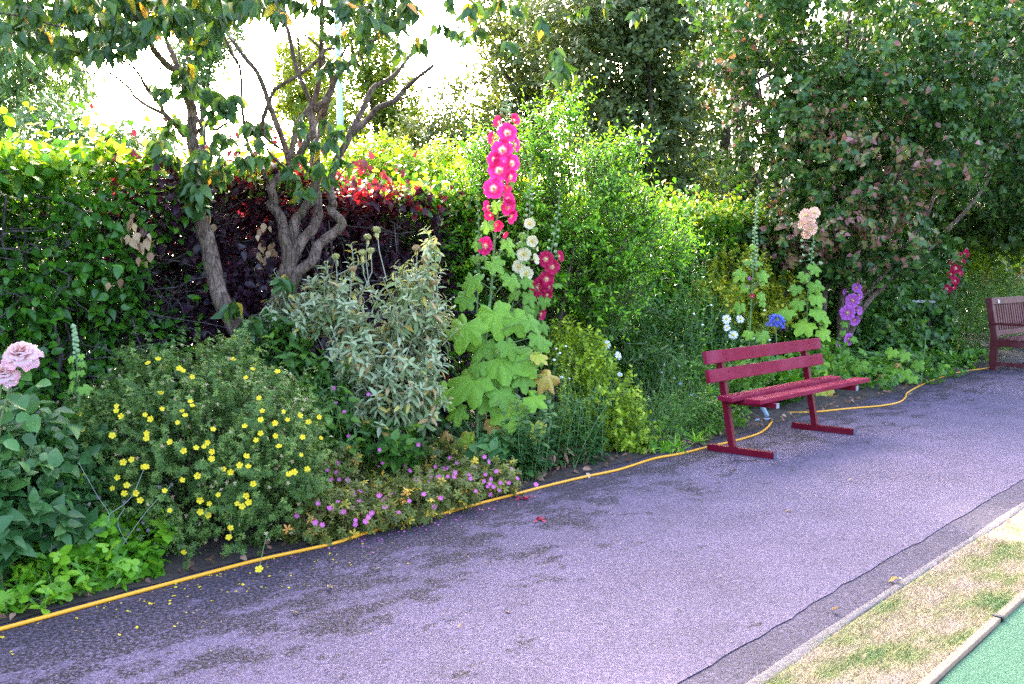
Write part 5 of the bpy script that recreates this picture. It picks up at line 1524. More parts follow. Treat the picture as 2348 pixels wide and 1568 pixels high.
# ------------------------------------------------------------------ fillers with their own looks
def bush(name, label, blobs, nsh, Lr, nl, tpl, size, mat, tintf, cat="plant", n_ind=0, alpha=.95, upv=.5, outv=.6, droop=0.0, shell=.5, group=None, jit=.4, stem_mat=None, stem_r=.002, minz=.02, opposite=False, upmix=.45, bend=0.0, kind=None):
    cen = np.mean([b[0] for b in blobs], 0)
    root = thing(name, label, cat, (cen[0], cen[1], 0), group)
    c, out, rad = in_blobs(blobs, nsh, shell)
    D = unit(out * outv + np.array([0, -.08, upv]) + rdir(nsh) * jit)
    Ls = rng.uniform(Lr[0], Lr[1], nsh)
    bd_ = np.zeros((nsh, 3)); bd_[:, 2] = -bend
    P0 = c - D * Ls[:, None] * .5
    P0[:, 2] = np.maximum(P0[:, 2], minz)
    pos, d, up, stem = shoots(P0, D, Ls, nl, alpha, bd_, .1, 2.4, opposite, upmix)
    if droop: d = unit(d + np.array([0, 0, -droop]))
    pos[:, 2] = np.maximum(pos[:, 2], minz)
    tint = tintf(pos)
    sz = size * rng.uniform(.65, 1.25, len(pos))
    if n_ind: pos, d, up, sz, tint = near_first(pos, d, up, sz, tint)
    scatter(root, "foliage", tpl, pos, d, up, sz, tint, mat, n_ind)
    V, T = tubes(stem, np.broadcast_to(np.linspace(stem_r, stem_r * .5, 5), (nsh, 5)), 4)
    part(root, "stem", V, T, stem_mat or M_stem, kind='stuff')
    return root
def uprights(root, n_, x0, x1, t0, t1, hlo, hhi, nl, tpl, size, mat, tintf, lean=.12, r=.003, alpha=.8, n_ind=0, stem_mat=None, envelope=None, u0=.15):
    x = rng.uniform(x0, x1, n_); t = rng.uniform(t0, t1, n_)
    P0 = np.array([YT(a, b) * np.array([(a - CX) / F, 1, 0]) for a, b in zip(x, t)])
    h = rng.uniform(hlo, hhi, n_)
    if envelope is not None: h = h * envelope((x - x0) / (x1 - x0))
    D = unit(np.stack([rng.normal(size=n_) * lean, -np.abs(rng.normal(size=n_)) * lean * .6, np.ones(n_)], 1))
    bd_ = rng.normal(size=(n_, 3)) * np.array([.1, .1, .0])
    pos, d, up, stem = shoots(P0, D, h, nl, alpha, bd_, u0, 2.4, False, .4)
    u = np.tile(np.linspace(0, 1, nl), n_)
    sz = size * rng.uniform(.7, 1.2, len(pos)) * (1.1 - .55 * u)
    tint = tintf(pos)
    if n_ind: pos, d, up, sz, tint = near_first(pos, d, up, sz, tint)
    scatter(root, "foliage", tpl, pos, d, up, sz, tint, mat, n_ind)
    V, T = tubes(stem, np.broadcast_to(np.linspace(r, r * .5, 5), (n_, 5)), 5)
    part(root, "stem", V, T, stem_mat or M_stem, kind='stuff')
    return stem
UND = leaf_mat("undergrowth_leaf", [(0, (.012, .045, .02)), (.5, (.025, .085, .03)), (.85, (.06, .15, .035)), (1, (.15, .24, .05))], .35, .45)
TEAL = leaf_mat("blue_green_foliage", [(0, (.014, .055, .04)), (.5, (.03, .1, .06)), (1, (.08, .19, .09))], .3, .45)
MIDG = leaf_mat("mid_green_leaf", [(0, (.022, .085, .02)), (.5, (.05, .16, .03)), (1, (.14, .3, .06))], .38, .45)
LIM = leaf_mat("yellow_green_leaf", [(0, (.06, .13, .02)), (.5, (.16, .28, .03)), (1, (.34, .46, .07))], .42, .5)
FRE = leaf_mat("fresh_green_leaf", [(0, (.03, .12, .016)), (.5, (.07, .22, .025)), (1, (.18, .36, .06))], .38, .42)
GOL = leaf_mat("golden_leaf", [(0, (.05, .11, .015)), (.4, (.12, .19, .02)), (.75, (.3, .32, .04)), (1, (.55, .42, .08))], .42, .5)
# ground layer all along the bed
NU = 11000
s = rng.uniform(1.0, 16, NU); t = rng.uniform(4.55, 5.85, NU)
z = np.abs(rng.normal(size=NU)) * .2 * ss(t, 4.5, 5.0)
pos = s[:, None] * PD + t[:, None] * ND + np.stack([0 * s, 0 * s, z + .02], 1)
ug = thing("undergrowth", "dark leafy ground cover filling the soil between the border plants", "ground cover", ST(6, 5.2, 0)); ug['kind'] = 'stuff'
scatter(ug, "foliage", OVATE_FLAT, pos, unit(rdir(NU) + np.array([0, -.3, .2])), np.array([0, -.3, .9]) + rng.normal(size=(NU, 3)) * .4, .06 * rng.uniform(.5, 1.3, NU), rng.beta(2, 3, NU), UND)

bush("bramble_bush", "dark green bushy mass between the bright shrub and the crimson bench", [B(1330, 760, YT(1330, 5.5), 100, 70, .4), B(1430, 720, YT(1430, 5.6), 120, 80, .4), B(1520, 790, YT(1520, 5.5), 100, 70, .4), B(1450, 840, YT(1450, 5.2), 110, 60, .3), B(1600, 760, YT(1600, 5.6), 80, 80, .4), B(1230, 800, YT(1230, 5.4), 70, 80, .3), B(1650, 800, YT(1650, 5.4), 70, 70, .3)], 620, (.12, .3), 9, LANCE, .085, UND, tb_(.1, .85), "bush", 60)
w1 = thing("willowherb", "upright bright green narrow-leaved plant left of the unopened hollyhock", "plant", ST(*((lambda p: (p @ PD, p @ ND))(YT(1560, 5.45) * np.array([(1560 - CX) / F, 1, 0]))), 0))
uprights(w1, 40, 1470, 1640, 5.2, 5.7, 1.1, 1.9, 28, LANCEB, .095, FRE, lambda p: np.clip(rng.beta(2, 3, len(p)) * .6 + .45 * ss(p[:, 2], 1.2, 1.9), 0, 1), .16, .004, 1.0, 60, u0=.1, envelope=lambda u: .55 + .45 * np.sin(np.pi * (.15 + .75 * u)))
bush("golden_bush", "yellowish small-leaved bush behind the white daisies and the blue agapanthus", [B(1690, 640, YT(1690, 5.6), 80, 70, .35), B(1640, 700, YT(1640, 5.5), 60, 60, .3), B(1740, 720, YT(1740, 5.5), 60, 60, .3), B(1790, 690, YT(1790, 5.5), 50, 60, .3)], 420, (.1, .28), 11, OVATE_FLAT, .05, GOL, tb_(0, 1), "bush")
# dark ivy and bindweed below the reddening dogwood
ivy = bush("ivy_mass", "rounded mass of dark green heart-shaped ivy leaves under the large dogwood", [B(1990, 720, YT(1990, 5.3), 110, 90, .5), B(2080, 700, YT(2080, 5.2), 100, 100, .5), B(1920, 700, YT(1920, 5.6), 70, 80, .4), B(2120, 770, YT(2120, 4.9), 70, 70, .4), B(2020, 800, YT(2020, 4.9), 110, 60, .4), B(2150, 620, YT(2150, 5.4), 60, 70, .4), B(2060, 610, YT(2060, 5.6), 90, 50, .4)], 900, (.12, .3), 8, ROUND, .085, UND, tb_(.1, .95), "ivy", 200, 1.1, .2, .8, .4)
bush("bindweed", "mid-green bindweed trailing over the hose at the path edge beside the brown bench", [B(2080, 850, YT(2080, 4.4), 80, 40, .3), B(2160, 840, YT(2160, 4.35), 60, 36, .3), B(2200, 820, YT(2200, 4.5), 50, 50, .3), B(1990, 860, YT(1990, 4.5), 70, 40, .3)], 210, (.1, .22), 7, ROUND, .06, MIDG, tb_(0, .9), "bindweed", 60, droop=.3)
bush("pale_shrub", "pale green shrub behind the dark crimson hollyhock", [B(2180, 600, YT(2180, 5.5), 60, 60, .6), B(2250, 590, YT(2250, 5.6), 80, 60, .7), B(2330, 570, YT(2330, 5.6), 70, 60, .7), B(2230, 540, YT(2230, 5.8), 60, 40, .6), B(2310, 530, YT(2310, 5.7), 60, 30, .6)], 420, (.15, .4), 10, OVATE_FLAT, .08, LIM, tb_(0, .8), "shrub")
bush("bedding_mound", "fine grey-green flowering mound behind the brown bench's end", [B(2220, 690, YT(2220, 5.0), 60, 60, .5), B(2230, 770, YT(2230, 4.8), 60, 70, .5), B(2300, 660, YT(2300, 5.1), 70, 50, .6), B(2360, 700, YT(2360, 5.0), 60, 80, .6), B(2330, 790, YT(2330, 4.7), 60, 50, .5)], 620, (.12, .35), 12, SLIM, .07, POTM, tb_(.1, .9), "plant")
fu = bush("red_flower_plant", "plant with small drooping red flowers above the brown bench", [B(2270, 640, YT(2270, 5.3), 30, 30, .3), B(2340, 625, YT(2340, 5.3), 40, 40, .3)], 60, (.15, .3), 8, LANCE, .06, POTM, tb_(0, .6), "plant")
RF = leaf_mat("red_floret", [(0, (.45, .03, .06)), (1, (.7, .08, .14))], .3, .5)
N_ = 90
c = np.concatenate([P(2339, 628, YT(2339, 5.15)) + rng.normal(size=(50, 3)) * np.array([.03, .03, .09]), P(2262, 640, YT(2262, 5.2)) + rng.normal(size=(40, 3)) * np.array([.05, .05, .08])])
scatter(fu, "floret", SLIM, c, rdir(N_) + np.array([0, 0, -.8]), rdir(N_), .05, rng.uniform(0, 1, N_), RF)
# left foreground
bush("nettle_plant", "dark green pointed-leaf plant in the gap under the sage shrub's left side", [B(735, 930, YT(735, 5.0), 60, 70, .25), B(690, 870, YT(690, 5.2), 60, 60, .25), B(790, 1000, YT(790, 4.85), 60, 50, .22), B(640, 800, YT(640, 5.35), 50, 60, .2), B(880, 1030, YT(880, 4.8), 90, 40, .22)], 230, (.1, .24), 8, OVATE, .075, UND, tb_(.2, 1), "plant", 80, 1.1)
bush("broadleaf_plant", "dark blue-green leafy plant at the left edge below the pink roses", [B(20, 1130, YT(20, 4.45), 90, 120, .3), B(95, 1110, YT(95, 4.65), 80, 100, .3), B(40, 1000, YT(40, 4.6), 70, 70, .3), B(140, 1180, YT(140, 4.55), 70, 80, .25), B(-40, 1200, YT(-40, 4.4), 90, 120, .3), B(160, 1040, YT(160, 4.8), 40, 60, .2)], 300, (.1, .25), 9, OVATE, .09, TEAL, tb_(0, .9), "plant", 120)
av = bush("avens_plant", "fresh green scalloped-leaf avens at the hose in the lower left corner", [B(60, 1375, YT(60, 4.24), 100, 50, .18), B(150, 1335, YT(150, 4.28), 90, 70, .18), B(240, 1315, YT(240, 4.28), 80, 50, .18), B(310, 1310, YT(310, 4.3), 50, 50, .15), B(110, 1270, YT(110, 4.5), 70, 50, .2), B(330, 1240, YT(330, 4.45), 60, 60, .15), B(10, 1400, YT(10, 4.25), 60, 40, .15), B(220, 1230, YT(220, 4.5), 70, 50, .2)], 210, (.06, .14), 4, TRI, .058, FRE, tb_(0, 1), "avens", 260, 1.05, .5, .4, 0.0, .3)
# wiry stems with bristly seed heads
sh = small_dot("seed_head", plain("seed_brown", (.16, .13, .13), .9, .4, 200, .9), 8)
ST_ = []
for pts in [[(560, 1000), (520, 1110), (500, 1180)], [(395, 1110), (330, 1180), (260, 1280)], [(205, 1245), (235, 1215), (250, 1180), (225, 1140), (180, 1060)], [(250, 1180), (300, 1140), (330, 1075)], [(140, 1390), (160, 1310), (190, 1260), (240, 1200)], [(340, 1320), (300, 1260), (270, 1200), (285, 1165)], [(85, 990), (65, 1060), (55, 1120)], [(120, 1230), (115, 1290), (120, 1380)]]:
    pp = np.array([P(x, y, YT(x, 4.35)) for x, y in pts])
    q_ = catmull(pp, 12 // (len(pp) - 1) + 1)
    ST_.append((q_, np.full(len(q_), .0014)))
GST = plain("grey_stalk", (.3, .33, .27), .8, .2, 40, 0)
for a_, r_ in ST_:
    part(av, "flower_stalk", *tubes(a_, r_, 4), GST)
for x, y in [(394, 1111), (365, 1117), (103, 1229), (150, 1228), (317, 1216), (340, 1216), (293, 1223), (226, 1140), (205, 1157), (208, 1227), (87, 944), (325, 1200), (60, 1265), (285, 1150)]:
    obj("seed_head", sh, av, basis(*orient(rng.normal(size=3)), P(x, y, YT(x, 4.35)) - np.array(av.location), .011))

# roses
RP = leaf_mat("rose_petal", [(0, (.72, .32, .24)), (.35, (.76, .46, .44)), (.7, (.78, .56, .58)), (1, (.74, .36, .46))], .45, .5, .06, 20, .25, tcol=(1, .95, 1))
def rose_mesh():
    ps = []
    k = 0
    for ring, (n_, r0, tilt, size, z0) in enumerate([(3, .03, .1, .5, .22), (3, .1, .2, .55, .2), (4, .18, .38, .62, .14), (5, .26, .7, .66, .06), (5, .3, 1.05, .74, -.02), (5, .3, 1.4, .8, -.12)]):
        for i in range(n_):
            a = (i + .5 * (ring % 2)) * 6.2832 / n_ + rng.normal() * .22; tilt_ = tilt + rng.normal() * .13; wv = rng.uniform(0, 6.28, 2)
            W_, Hh = 9, 7
            uu, vv = np.meshgrid(np.linspace(-1, 1, W_), np.linspace(0, 1, Hh))
            w_ = size * (.35 + .75 * np.sin(np.pi * (.15 + .62 * vv)))
            x = uu * w_ * .75
            rad_ = r0 + size * (vv * math.sin(tilt_) + .25 * vv ** 3) - .28 * np.abs(uu) ** 2 * size * .5
            z_ = z0 + size * (vv * math.cos(tilt_) - .2 * vv ** 4 * (1 + ring * .4)) + .07 * np.sin(4 * uu + wv[0]) * vv ** 2 + .03 * np.sin(9 * uu + wv[1]) * vv ** 2
            edge = np.clip(vv, 0, 1)
            X = x * math.cos(a) + rad_ * math.sin(a); Y_ = -x * math.sin(a) + rad_ * math.cos(a)
            V = np.stack([X, Y_, z_], -1).reshape(-1, 3)
            T = []
            for j in range(Hh - 1):
                for q2 in range(W_ - 1):
                    o = j * W_ + q2
                    T += [(o, o + 1, o + W_), (o + 1, o + W_ + 1, o + W_)]
            ps.append((V, np.array(T), np.clip(.1 + .11 * ring + .25 * edge.ravel() ** 2 + .3 * edge.ravel() ** 12, 0, 1)))
            k += 1
    V, T, t_ = join(ps)
    return new_mesh("rose_bloom", V, T, RP, t_)
RM = rose_mesh()
ROSEL = leaf_mat("rose_leaf", [(0, (.02, .07, .04)), (1, (.05, .15, .08))], .3, .35)
YR = YT(48, 4.28)
rb = thing("rose_bush", "rose bush at the left edge with two large pale pink blooms", "rose", P(-20, HZ, YR) * np.array([1, 1, 0]))
L_ = np.array(rb.location)
VT = []
for (x, y, w_, nrm, pts) in [(48, 800, 86, (.12, -.6, .8), [(44, 830), (20, 900), (0, 980), (-10, 1100)]), (8, 845, 66, (.2, -.65, .75), [(6, 870), (-4, 930), (-10, 1020), (-15, 1100)])]:
    p = P(x, y, YR - (.03 if x < 20 else 0))
    obj("bloom", RM, rb, basis(*orient(nrm), p - np.array([0, 0, .02]) - L_, w_ / 2 / F * YR * .82))
    pp = [P(a_, b2, YR) for a_, b2 in pts] + [L_ + rng.normal(size=3) * np.array([.03, .03, 0])]
    q_ = catmull([p + np.array([0, 0.01, -.01])] + pp, 6)
    VT.append(tubes(q_, np.linspace(.004, .007, len(q_)), 6))
V, T, _ = join(VT)
part(rb, "stem", V, T, plain("rose_stem", (.14, .17, .06), .6, .3, 40, .1))
lp_ = [(40, 850), (55, 905), (15, 910), (70, 910), (30, 930), (75, 950), (5, 960), (60, 965), (20, 985), (-10, 930), (85, 880), (35, 960), (10, 1010), (50, 1000)]
pos = np.array([P(x, y, YR - .03 + .1 * rng.normal()) for x, y in lp_])
scatter(rb, "leaf", ROUND, pos, unit(np.array([.5, -.3, -.4]) + rdir(len(pos)) * .6), np.array([0, -.5, .8]) + rdir(len(pos)) * .4, .075 * rng.uniform(.8, 1.2, len(pos)), rng.uniform(0, 1, len(pos)), ROSEL, len(pos))

# daisies
WHT = leaf_mat("white_petal", [(0, (.75, .75, .68)), (1, (.85, .85, .86))], .25, .6, .06, 30, .2, tcol=(1, 1, 1))
def daisy_mesh():
    V0, T0 = leaf_tpl([(.45, .1), (.85, .1)], .1, .12)
    ps = []
    for i in range(18):
        a = i * 6.2832 / 18 + rng.normal() * .08
        V = V0.copy(); V[:, 2] += rng.normal() * .06 * V[:, 1]; V *= rng.uniform(.85, 1.05)
        ps.append((np.stack([V[:, 0] * math.cos(a) + V[:, 1] * math.sin(a), -V[:, 0] * math.sin(a) + V[:, 1] * math.cos(a), V[:, 2]], 1), T0, V0[:, 1]))
    V, T, t_ = join(ps)
    return new_mesh("daisy_head", V, T, WHT, t_)
DM = daisy_mesh()
M_yeye = plain("daisy_eye", (.75, .45, .02), .8, .25, 150, .8)
DE = small_dot("eye", M_yeye, 9)
WB = small_dot("white_bud", plain("white_bud", (.7, .7, .62), .7, .15, 60, .2), 7)
def daisies(root, heads, buds, t, hstem=.35):
    L_ = np.array(root.location); VT = []
    for x, y, dia, yaw in heads:
        Yd = YT(x, t); p = P(x, y, Yd)
        a = math.radians(yaw)
        nrm = np.array([math.sin(a), -math.cos(a), .35 + .15 * rng.normal()])
        h = obj("flower", DM, root, basis(*orient(nrm), p - L_, dia / 2 / F * Yd))
        obj("eye", DE, h, Matrix.Diagonal((.27, .27, .14, 1)))
        VT.append(tubes(catmull(np.array([p, p + [.01 * rng.normal(), .03, -.1], p + [.06 * rng.normal() - .03, .05, -hstem]]), 4), np.full(9, .0022), 4))
    for x, y, dia in buds:
        Yd = YT(x, t + .03); p = P(x, y, Yd)
        obj("bud", WB, root, basis(*orient((rng.normal() * .3, -.3, 1)), p - L_, dia / 2 / F * Yd))
        VT.append(tubes(np.array([p, p + [.02 * rng.normal(), .02, -.12], p + [.05 * rng.normal(), .03, -.3]]), np.full(3, .0018), 4))
    for k_ in VT:
        part(root, "flower_stalk", *k_, M_stem)
dc = thing("daisy_clump", "leafy dark green clump with three white daisies, left of the crimson bench", "daisies", G(1300, 1075), "daisy clumps in the border")
uprights(dc, 105, 1190, 1400, 4.26, 4.8, .26, .6, 20, LANCEB, .095, TEAL, lambda p: np.clip(rng.beta(2, 2.4, len(p)) * .8 + .2 * ss(p[:, 2], .2, .6), 0, 1), .18, .003, 1.15, 120, u0=.12)
daisies(dc, [(1389, 790, 24, -5), (1418, 815, 22, 40), (1421, 858, 14, 20)], [(1270, 826, 8), (1283, 810, 7), (1360, 830, 9), (1287, 866, 10), (1297, 794, 6), (1335, 919, 7), (1293, 972, 6), (1258, 938, 11), (1189, 970, 7), (1305, 868, 6), (1264, 894, 6), (1275, 800, 6)], 4.62)
# dead brown stalks at its foot
N_ = 170
x = rng.uniform(1225, 1350, N_); t = rng.uniform(4.28, 4.5, N_)
pos = np.array([YT(a_, b2) * np.array([(a_ - CX) / F, 1, 0]) for a_, b2 in zip(x, t)]); pos[:, 2] = rng.uniform(.02, .17, N_)
DEAD = leaf_mat("dead_leaf", [(0, (.1, .05, .035)), (.6, (.25, .12, .08)), (1, (.42, .26, .18))], .15, .8)
scatter(dc, "dead_leaf", LANCE, pos, unit(rdir(N_) * .6 + np.array([0, -.2, -.9])), rdir(N_), .075 * rng.uniform(.6, 1.3, N_), rng.uniform(0, 1, N_), DEAD, 40, "dead_leaf")
fe = thing("feathery_plant", "light green feathery plant between the daisy clump and the crimson bench", "plant", G(1400, 1060))
uprights(fe, 80, 1270, 1475, 4.3, 4.9, .4, .9, 40, OVATE_FLAT, .03, LIM, lambda p: np.clip(rng.beta(2, 2.5, len(p)) * .7 + .3 * ss(p[:, 2], .3, .9), 0, 1), .13, .002, .95, 60, u0=.15, envelope=lambda u: 1.0 - .4 * u)
bush("rosette_plant", "low dark green strap-leaved rosettes at the front between cranesbill and daisies", [B(1130, 1030, YT(1130, 4.5), 50, 25, .12), B(1170, 1060, YT(1170, 4.4), 50, 25, .1), B(1200, 990, YT(1200, 4.6), 50, 45, .12)], 34, (.04, .09), 12, STRAPLEAF, .1, TEAL, tb_(.2, 1), "plant", 90, 1.2)
bush("bushy_annual", "soft yellow-green bushy foliage spilling to the path left of the nigella", [B(1385, 940, YT(1385, 4.5), 80, 110, .25), B(1335, 830, YT(1335, 4.7), 60, 70, .25), B(1440, 990, YT(1440, 4.4), 55, 75, .2), B(1300, 790, YT(1300, 4.9), 40, 50, .2)], 420, (.08, .22), 12, OVATE_FLAT, .036, LIM, tb_(0, 1), "plant", 60, 1.0)
bush("leafy_weed", "mixed low green weeds between the nigella and the crimson bench leg", [B(1560, 960, YT(1560, 4.5), 90, 60, .25), B(1500, 1010, YT(1500, 4.3), 60, 40, .15), B(1620, 970, YT(1620, 4.35), 50, 50, .15), B(1560, 880, YT(1560, 4.9), 100, 60, .25)], 260, (.08, .22), 9, LANCEB, .055, MIDG, tb_(0, 1), "weeds", 80, 1.05)
# love-in-a-mist haze
nm = thing("nigella", "misty tangle of thread-fine stems and seed pods with tiny blue flowers", "nigella", G(1560, 1000))
x = rng.uniform(1450, 1660, 260); t = rng.uniform(4.25, 5.0, 260)
P0 = np.array([YT(a_, b2) * np.array([(a_ - CX) / F, 1, 0]) for a_, b2 in zip(x, t)])
D = unit(np.stack([rng.normal(size=260) * .5, rng.normal(size=260) * .4, np.ones(260)], 1))
Ls = rng.uniform(.25, .7, 260)
pos, d, up, stem = shoots(P0, D, Ls, 15, .8, rng.normal(size=(260, 3)) * .12, .08)
scatter(nm, "foliage", leaf_tpl([(.5, .035)], .2, .2), pos, d, up, .055 * rng.uniform(.6, 1.4, len(pos)), rng.beta(2, 2.4, len(pos)), MIDG)
V, T = tubes(stem, np.broadcast_to(np.linspace(.0016, .001, 5), (260, 5)), 3)
part(nm, "stem", V, T, M_stem, kind='stuff')
NP = small_dot("seed_pod", plain("pod_grey", (.32, .3, .24), .8, .3, 90, .6), 8)
BLU = leaf_mat("blue_petal", [(0, (.25, .32, .75)), (1, (.35, .45, .85))], .3, .5)
BF = [five_petal("flower", BLU, 0, cup=c_) for c_ in (.1, .4)]
L_ = np.array(nm.location); VT = []
for x, y in [(1522, 838), (1556, 840), (1545, 868), (1578, 870), (1608, 890), (1518, 855), (1597, 910), (1540, 908), (1485, 912), (1498, 900), (1500, 915), (1595, 858), (1636, 858), (1642, 850), (1580, 880), (1490, 920), (1556, 920), (1700, 846), (1709, 846), (1648, 845), (1630, 865), (1690, 850)]:
    Yd = YT(x, 4.75); p = P(x, y, Yd)
    obj("seed_pod", NP, nm, basis(*orient((rng.normal() * .4, -.2, 1)), p - L_, .011, .011, .022))
    VT.append(tubes(catmull(np.array([p, p + [.05 * rng.normal(), 0, -.15], p + [.12 * rng.normal(), .02, -.4]]), 4), np.full(9, .0013), 3))
PST = plain("pod_stalk", (.25, .3, .18), .8, .2, 40, 0)
for k_ in VT: part(nm, "pod_stalk", *k_, PST)
for x, y in [(1533, 977), (1527, 962), (1622, 935), (1660, 955), (1645, 912), (1500, 965), (1522, 1100 - 60), (1478, 1035), (1490, 1020), (1540, 1010), (1560, 880), (1585, 905), (1662, 870)]:
    p = P(x, y, YT(x, 4.6))
    obj("flower", BF[int(rng.integers(2))], nm, basis(*orient((rng.normal() * .3, -.6, .7)), p - L_, .014))
# right daisies behind the bench
dc2 = thing("daisy_clump", "white daisies on thin stems just behind the left end of the crimson bench", "daisies", YT(1680, 4.85) * np.array([(1680 - CX) / F, 1, 0]), "daisy clumps in the border")
uprights(dc2, 55, 1600, 1780, 4.7, 5.1, .45, .95, 20, LANCE, .07, MIDG, tb_(.1, .9), .15, .0025, .85, 40)
daisies(dc2, [(1665, 732, 24, -5), (1697, 731, 22, 15), (1681, 768, 24, 0), (1666, 751, 18, -20)], [(1752, 712, 6), (1726, 776, 8), (1764, 780, 7), (1590, 720, 6), (1610, 745, 6), (1630, 700, 6)], 4.8)
# agapanthus
AGB = leaf_mat("agapanthus_petal", [(0, (.2, .18, .6)), (.5, (.12, .14, .72)), (1, (.22, .24, .85))], .3, .5)
def trumpet():
    V0, T0 = leaf_tpl([(.3, .07), (.7, .13)], .3, -.1)
    ps = []
    for i in range(6):
        a = i * 6.2832 / 6
        V = V0.copy()
        r_ = V[:, 1] ** 2 * .55 + .05; zz = V[:, 1] * .95
        ps.append((np.stack([V[:, 0] * math.cos(a) + r_ * math.sin(a), -V[:, 0] * math.sin(a) + r_ * math.cos(a), zz], 1), T0, V0[:, 1]))
    V, T, t_ = join(ps); return new_mesh("floret", V, T, AGB, t_)
TM = trumpet()
ag = thing("agapanthus", "blue agapanthus flower head above the back of the crimson bench", "agapanthus", YT(1778, 4.7) * np.array([(1778 - CX) / F, 1, 0]))
Ya = YT(1778, 4.7); c = P(1778, 742, Ya); L_ = np.array(ag.location)
VT = [tubes(catmull(np.array([L_, (L_ + c) / 2 + [.02, 0, 0], c]), 6), np.full(13, .005), 6)]
for i in range(46):
    dd = rdir(1)[0]; dd[2] = abs(dd[2]) * .9 - .25; dd = unit(dd)
    p = c + dd * .06
    obj("floret", TM, ag, basis(*orient(unit(dd + [0, 0, -.15])), p - L_, .045))
    VT.append(tubes(np.array([c, p]), np.array([.0015, .0015]), 3))
V, T, _ = join(VT); part(ag, "stem", V, T, M_stem)
pos = np.array([L_ + [rng.normal() * .05, rng.normal() * .05, .05] for _ in range(20)])
scatter(ag, "leaf", STRAP, pos, unit(np.stack([rng.normal(size=20), rng.normal(size=20) - .3, np.full(20, 1.0)], 1)), np.array([0, 0, 1.]) + rng.normal(size=(20, 3)) * .2, .5 * rng.uniform(.7, 1.1, 20), rng.uniform(.2, .8, 20), MIDG, 20)
# leaves behind and below the bench
bush("leafy_plant", "mid-green leafy plant seen under and through the crimson bench", [B(1700, 880, YT(1700, 4.6), 60, 60, .25), B(1760, 860, YT(1760, 4.6), 60, 50, .25), B(1700, 950, YT(1700, 4.3), 40, 40, .15), B(1830, 860, YT(1830, 4.6), 60, 50, .25), B(1880, 830, YT(1880, 4.7), 60, 60, .3), B(1640, 930, YT(1640, 4.35), 30, 40, .15)], 170, (.1, .25), 7, ROUND, .06, MIDG, tb_(.1, 1), "plant", 80)
bush("weed_tuft", "small grassy weed tuft at the path edge left of the crimson bench", [B(1545, 1025, YT(1545, 4.12), 28, 12, .05), B(1590, 1020, YT(1590, 4.15), 20, 10, .05)], 12, (.03, .05), 7, STRAP, .1, FRE, tb_(.2, 1), "weed", 0, .6)
# pale rail half hidden in the ivy
pr = thing("pale_rail", "pale grey timber rail half hidden in the ivy near the brown bench", "rail", P(2090, HZ, YT(2090, 5.02)) * np.array([1, 1, 0]))
Yr = YT(2090, 5.02); pc = P(2092, 691, Yr)
M_pale = plain("pale_timber", (.5, .47, .52), .8, .2, 30, .3)
V, T = box(pc, (.62, .07, .035), None, .005); part(pr, "rail", V, T, M_pale)
for dx in (-.24, .24):
    V, T = box((pc[0] + dx, pc[1], (pc[2] - .018) / 2), (.05, .05, pc[2] - .018), None, .004); part(pr, "post", V, T, M_bark2)

# ------------------------------------------------------------------ fallen leaves and petals on the path
DRYL = [new_mesh("fallen_leaf", *leaf_tpl([(.15, .14), (.5, .24), (.85, .12)], .5, dr), DRY, np.full(11, tv)) for dr, tv in ((.3, .2), (-.5, .55), (.6, .9))]
desc = ["orange-brown", "pale tan", "straw-coloured", "curled cream", "reddish-brown", "light brown"]
fl = [(2316, 1188 + 20, .07, 1, "pale narrow fallen leaf lying in the gutter strip by the kerb"), (2066, 1340, .08, 2, "long cream fallen leaf lying against the kerb edge"), (1907, 1396, .05, 1, "tan fallen leaf on the groove beside the kerb"), (1814, 1170, .05, 0, "brown fallen leaf alone on the open asphalt"), (1953, 1101, .035, 2, "cream fallen leaf on the path in front of the crimson bench"), (1690, 1076, .05, 0, "orange-brown fallen leaf just left of the bench foot"), (1640, 1070, .045, 0, "dark brown fallen leaf on the path near the bench foot"), (1050, 1440, .03, 1, "small pale fallen leaf in the middle of the foreground path"), (667, 1407, .035, 2, "pinkish pale petal-like leaf on the mossy foreground path"), (752, 1352, .05, 2, "cream fallen leaf strip near the mossy patch"), (1980, 1500, .03, 0, "rust-coloured leaf scrap on the dry lawn"), (862, 1304, .03, 1, "small tan leaf below the cranesbill"), (918, 1300, .028, 2, "pale curled leaf on the path below the cranesbill"), (1166, 1404, .04, 0, "greenish weed scrap on the bare foreground path"), (2080, 905, .06, 1, "dry leaf lying where the second hose bends"), (1345, 1090, .06, 2, "papery tan leaf resting on the yellow hose"), (1900, 915, .14, 1, "large dry crumpled leaf on the soil right of the bench"), (2050, 880, .1, 0, "brown crumpled leaf at the bed edge")]
for x, y, sz_, v_, lab in fl:
    p = G(x, y, .006 if y < 1495 or x < 1900 else .02)
    a_ = rng.uniform(0, 6.28)
    yv = np.array([math.cos(a_), math.sin(a_), .05]); zv = unit(np.array([rng.normal() * .2, rng.normal() * .2, 1])); xv = unit(np.cross(yv, zv)); zv = np.cross(xv, unit(yv))
    o = obj("fallen_leaf", DRYL[v_], None, basis(xv, unit(yv), zv, p + np.array([0, 0, sz_ * .3 * (v_ == 2)]), sz_))
    tag(o, lab, "fallen leaf", "fallen leaves")
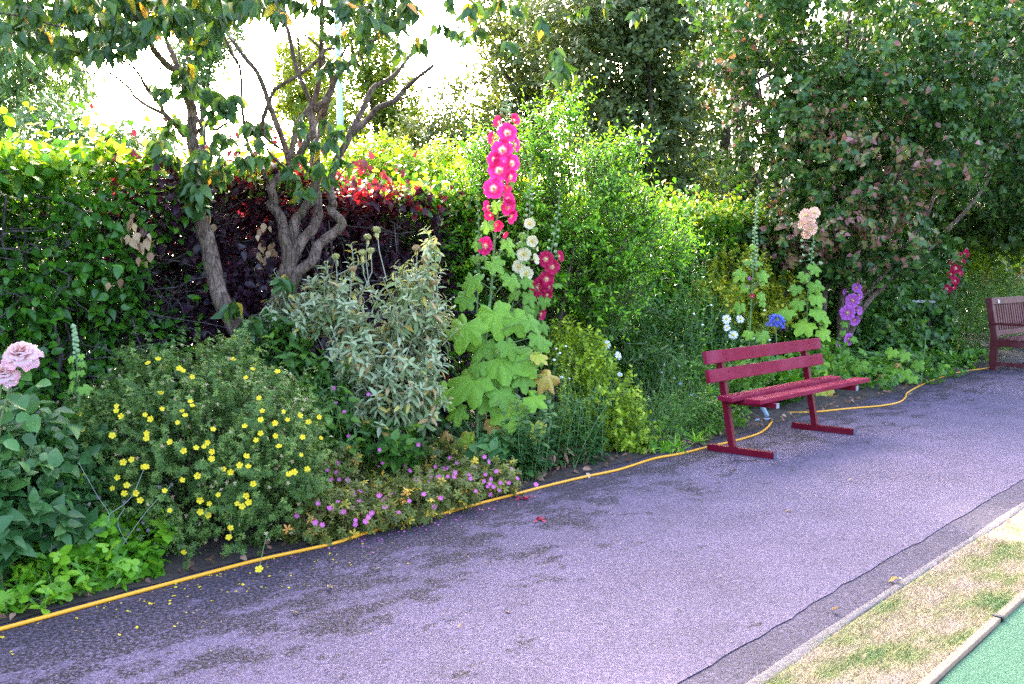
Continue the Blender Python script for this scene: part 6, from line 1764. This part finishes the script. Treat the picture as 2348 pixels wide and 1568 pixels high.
# dropped crimson blooms
RDM = leaf_mat("dropped_petal", [(0, (.2, .008, .03)), (1, (.45, .02, .08))], .2, .6)
for (x, y, lab) in [(1199, 1142, "dropped dark red hollyhock bloom next to the hose"), (1232, 1189, "dropped dark red bloom with a pale tip out on the path")]:
    p = G(x, y, .008)
    V, T = place(ROUND, p + rng.normal(size=(9, 3)) * np.array([.02, .02, .003]), unit(rdir(9) * np.array([1, 1, .3])), np.array([0, 0, 1.]) + rng.normal(size=(9, 3)) * .6, .032)
    o = thing("fallen_flower", lab, "fallen flower", p, "dropped hollyhock blooms")
    part(o, "petal", V, T, RDM, rng.uniform(0, 1, len(V)))
def petals(name, label, N_, cx, tmax, spread, mat, size, lab_t):
    s0_ = np.array([G(c_, 1.0 * yy) @ PD for c_, yy in cx])
    s = rng.choice(s0_, N_) + rng.normal(size=N_) * spread
    t = tmax - np.abs(rng.normal(size=N_)) * lab_t
    pos = s[:, None] * PD + t[:, None] * ND; pos[:, 2] = .004
    k = pos @ ND > 1.9
    pos = pos[k]; N_ = len(pos)
    V, T = place(DIAM, pos, unit(rdir(N_) * np.array([1, 1, .1])), np.array([0, 0, 1.]) + rng.normal(size=(N_, 3)) * .3, size * rng.uniform(.5, 1.3, N_), 1.6)
    o = obj(name, new_mesh(name, V, T, mat, rng.uniform(0, 1, len(V))))
    tag(o, label, "petals", kind='stuff')
petals("petals", "scattered fallen yellow petals on the path below the yellow-flowered shrub", 130, [(500, 1330), (650, 1300), (380, 1370)], 4.12, .45, YEL, .013, .25)
petals("petals", "scattered fallen pink petals on the path below the cranesbill", 170, [(800, 1260), (950, 1220), (1080, 1170)], 4.1, .35, PNK, .013, .16)
petals("litter", "pale bits of leaf litter scattered along the path by the bed", 420, [(600, 1300), (1200, 1140), (1700, 1020), (2050, 930), (200, 1420), (1450, 1080)], 4.14, 1.0, DRY, .013, .35)
petals("litter", "sparse pale grit and leaf crumbs over the open path", 260, [(600, 1400), (1400, 1300), (1900, 1200)], 3.6, 1.6, DRY, .010, .9)
# dry curled leaves caught under plants at the bed edge
N_ = 260
s = rng.uniform(1.5, 13, N_); t = 4.15 + np.abs(rng.normal(size=N_)) * .1
pos = s[:, None] * PD + t[:, None] * ND; pos[:, 2] = .025
dl = obj("leaf_litter", new_mesh("leaf_litter", *place(OVATE, pos, unit(rdir(N_) * np.array([1, 1, .3])), np.array([0, 0, 1.]) + rng.normal(size=(N_, 3)) * .6, .05 * rng.uniform(.5, 1.3, N_)), DEAD, np.repeat(rng.uniform(0, 1, N_), len(OVATE[0]))))
tag(dl, "brown dead leaves littering the soil along the bed edge", "leaf litter", kind='stuff')
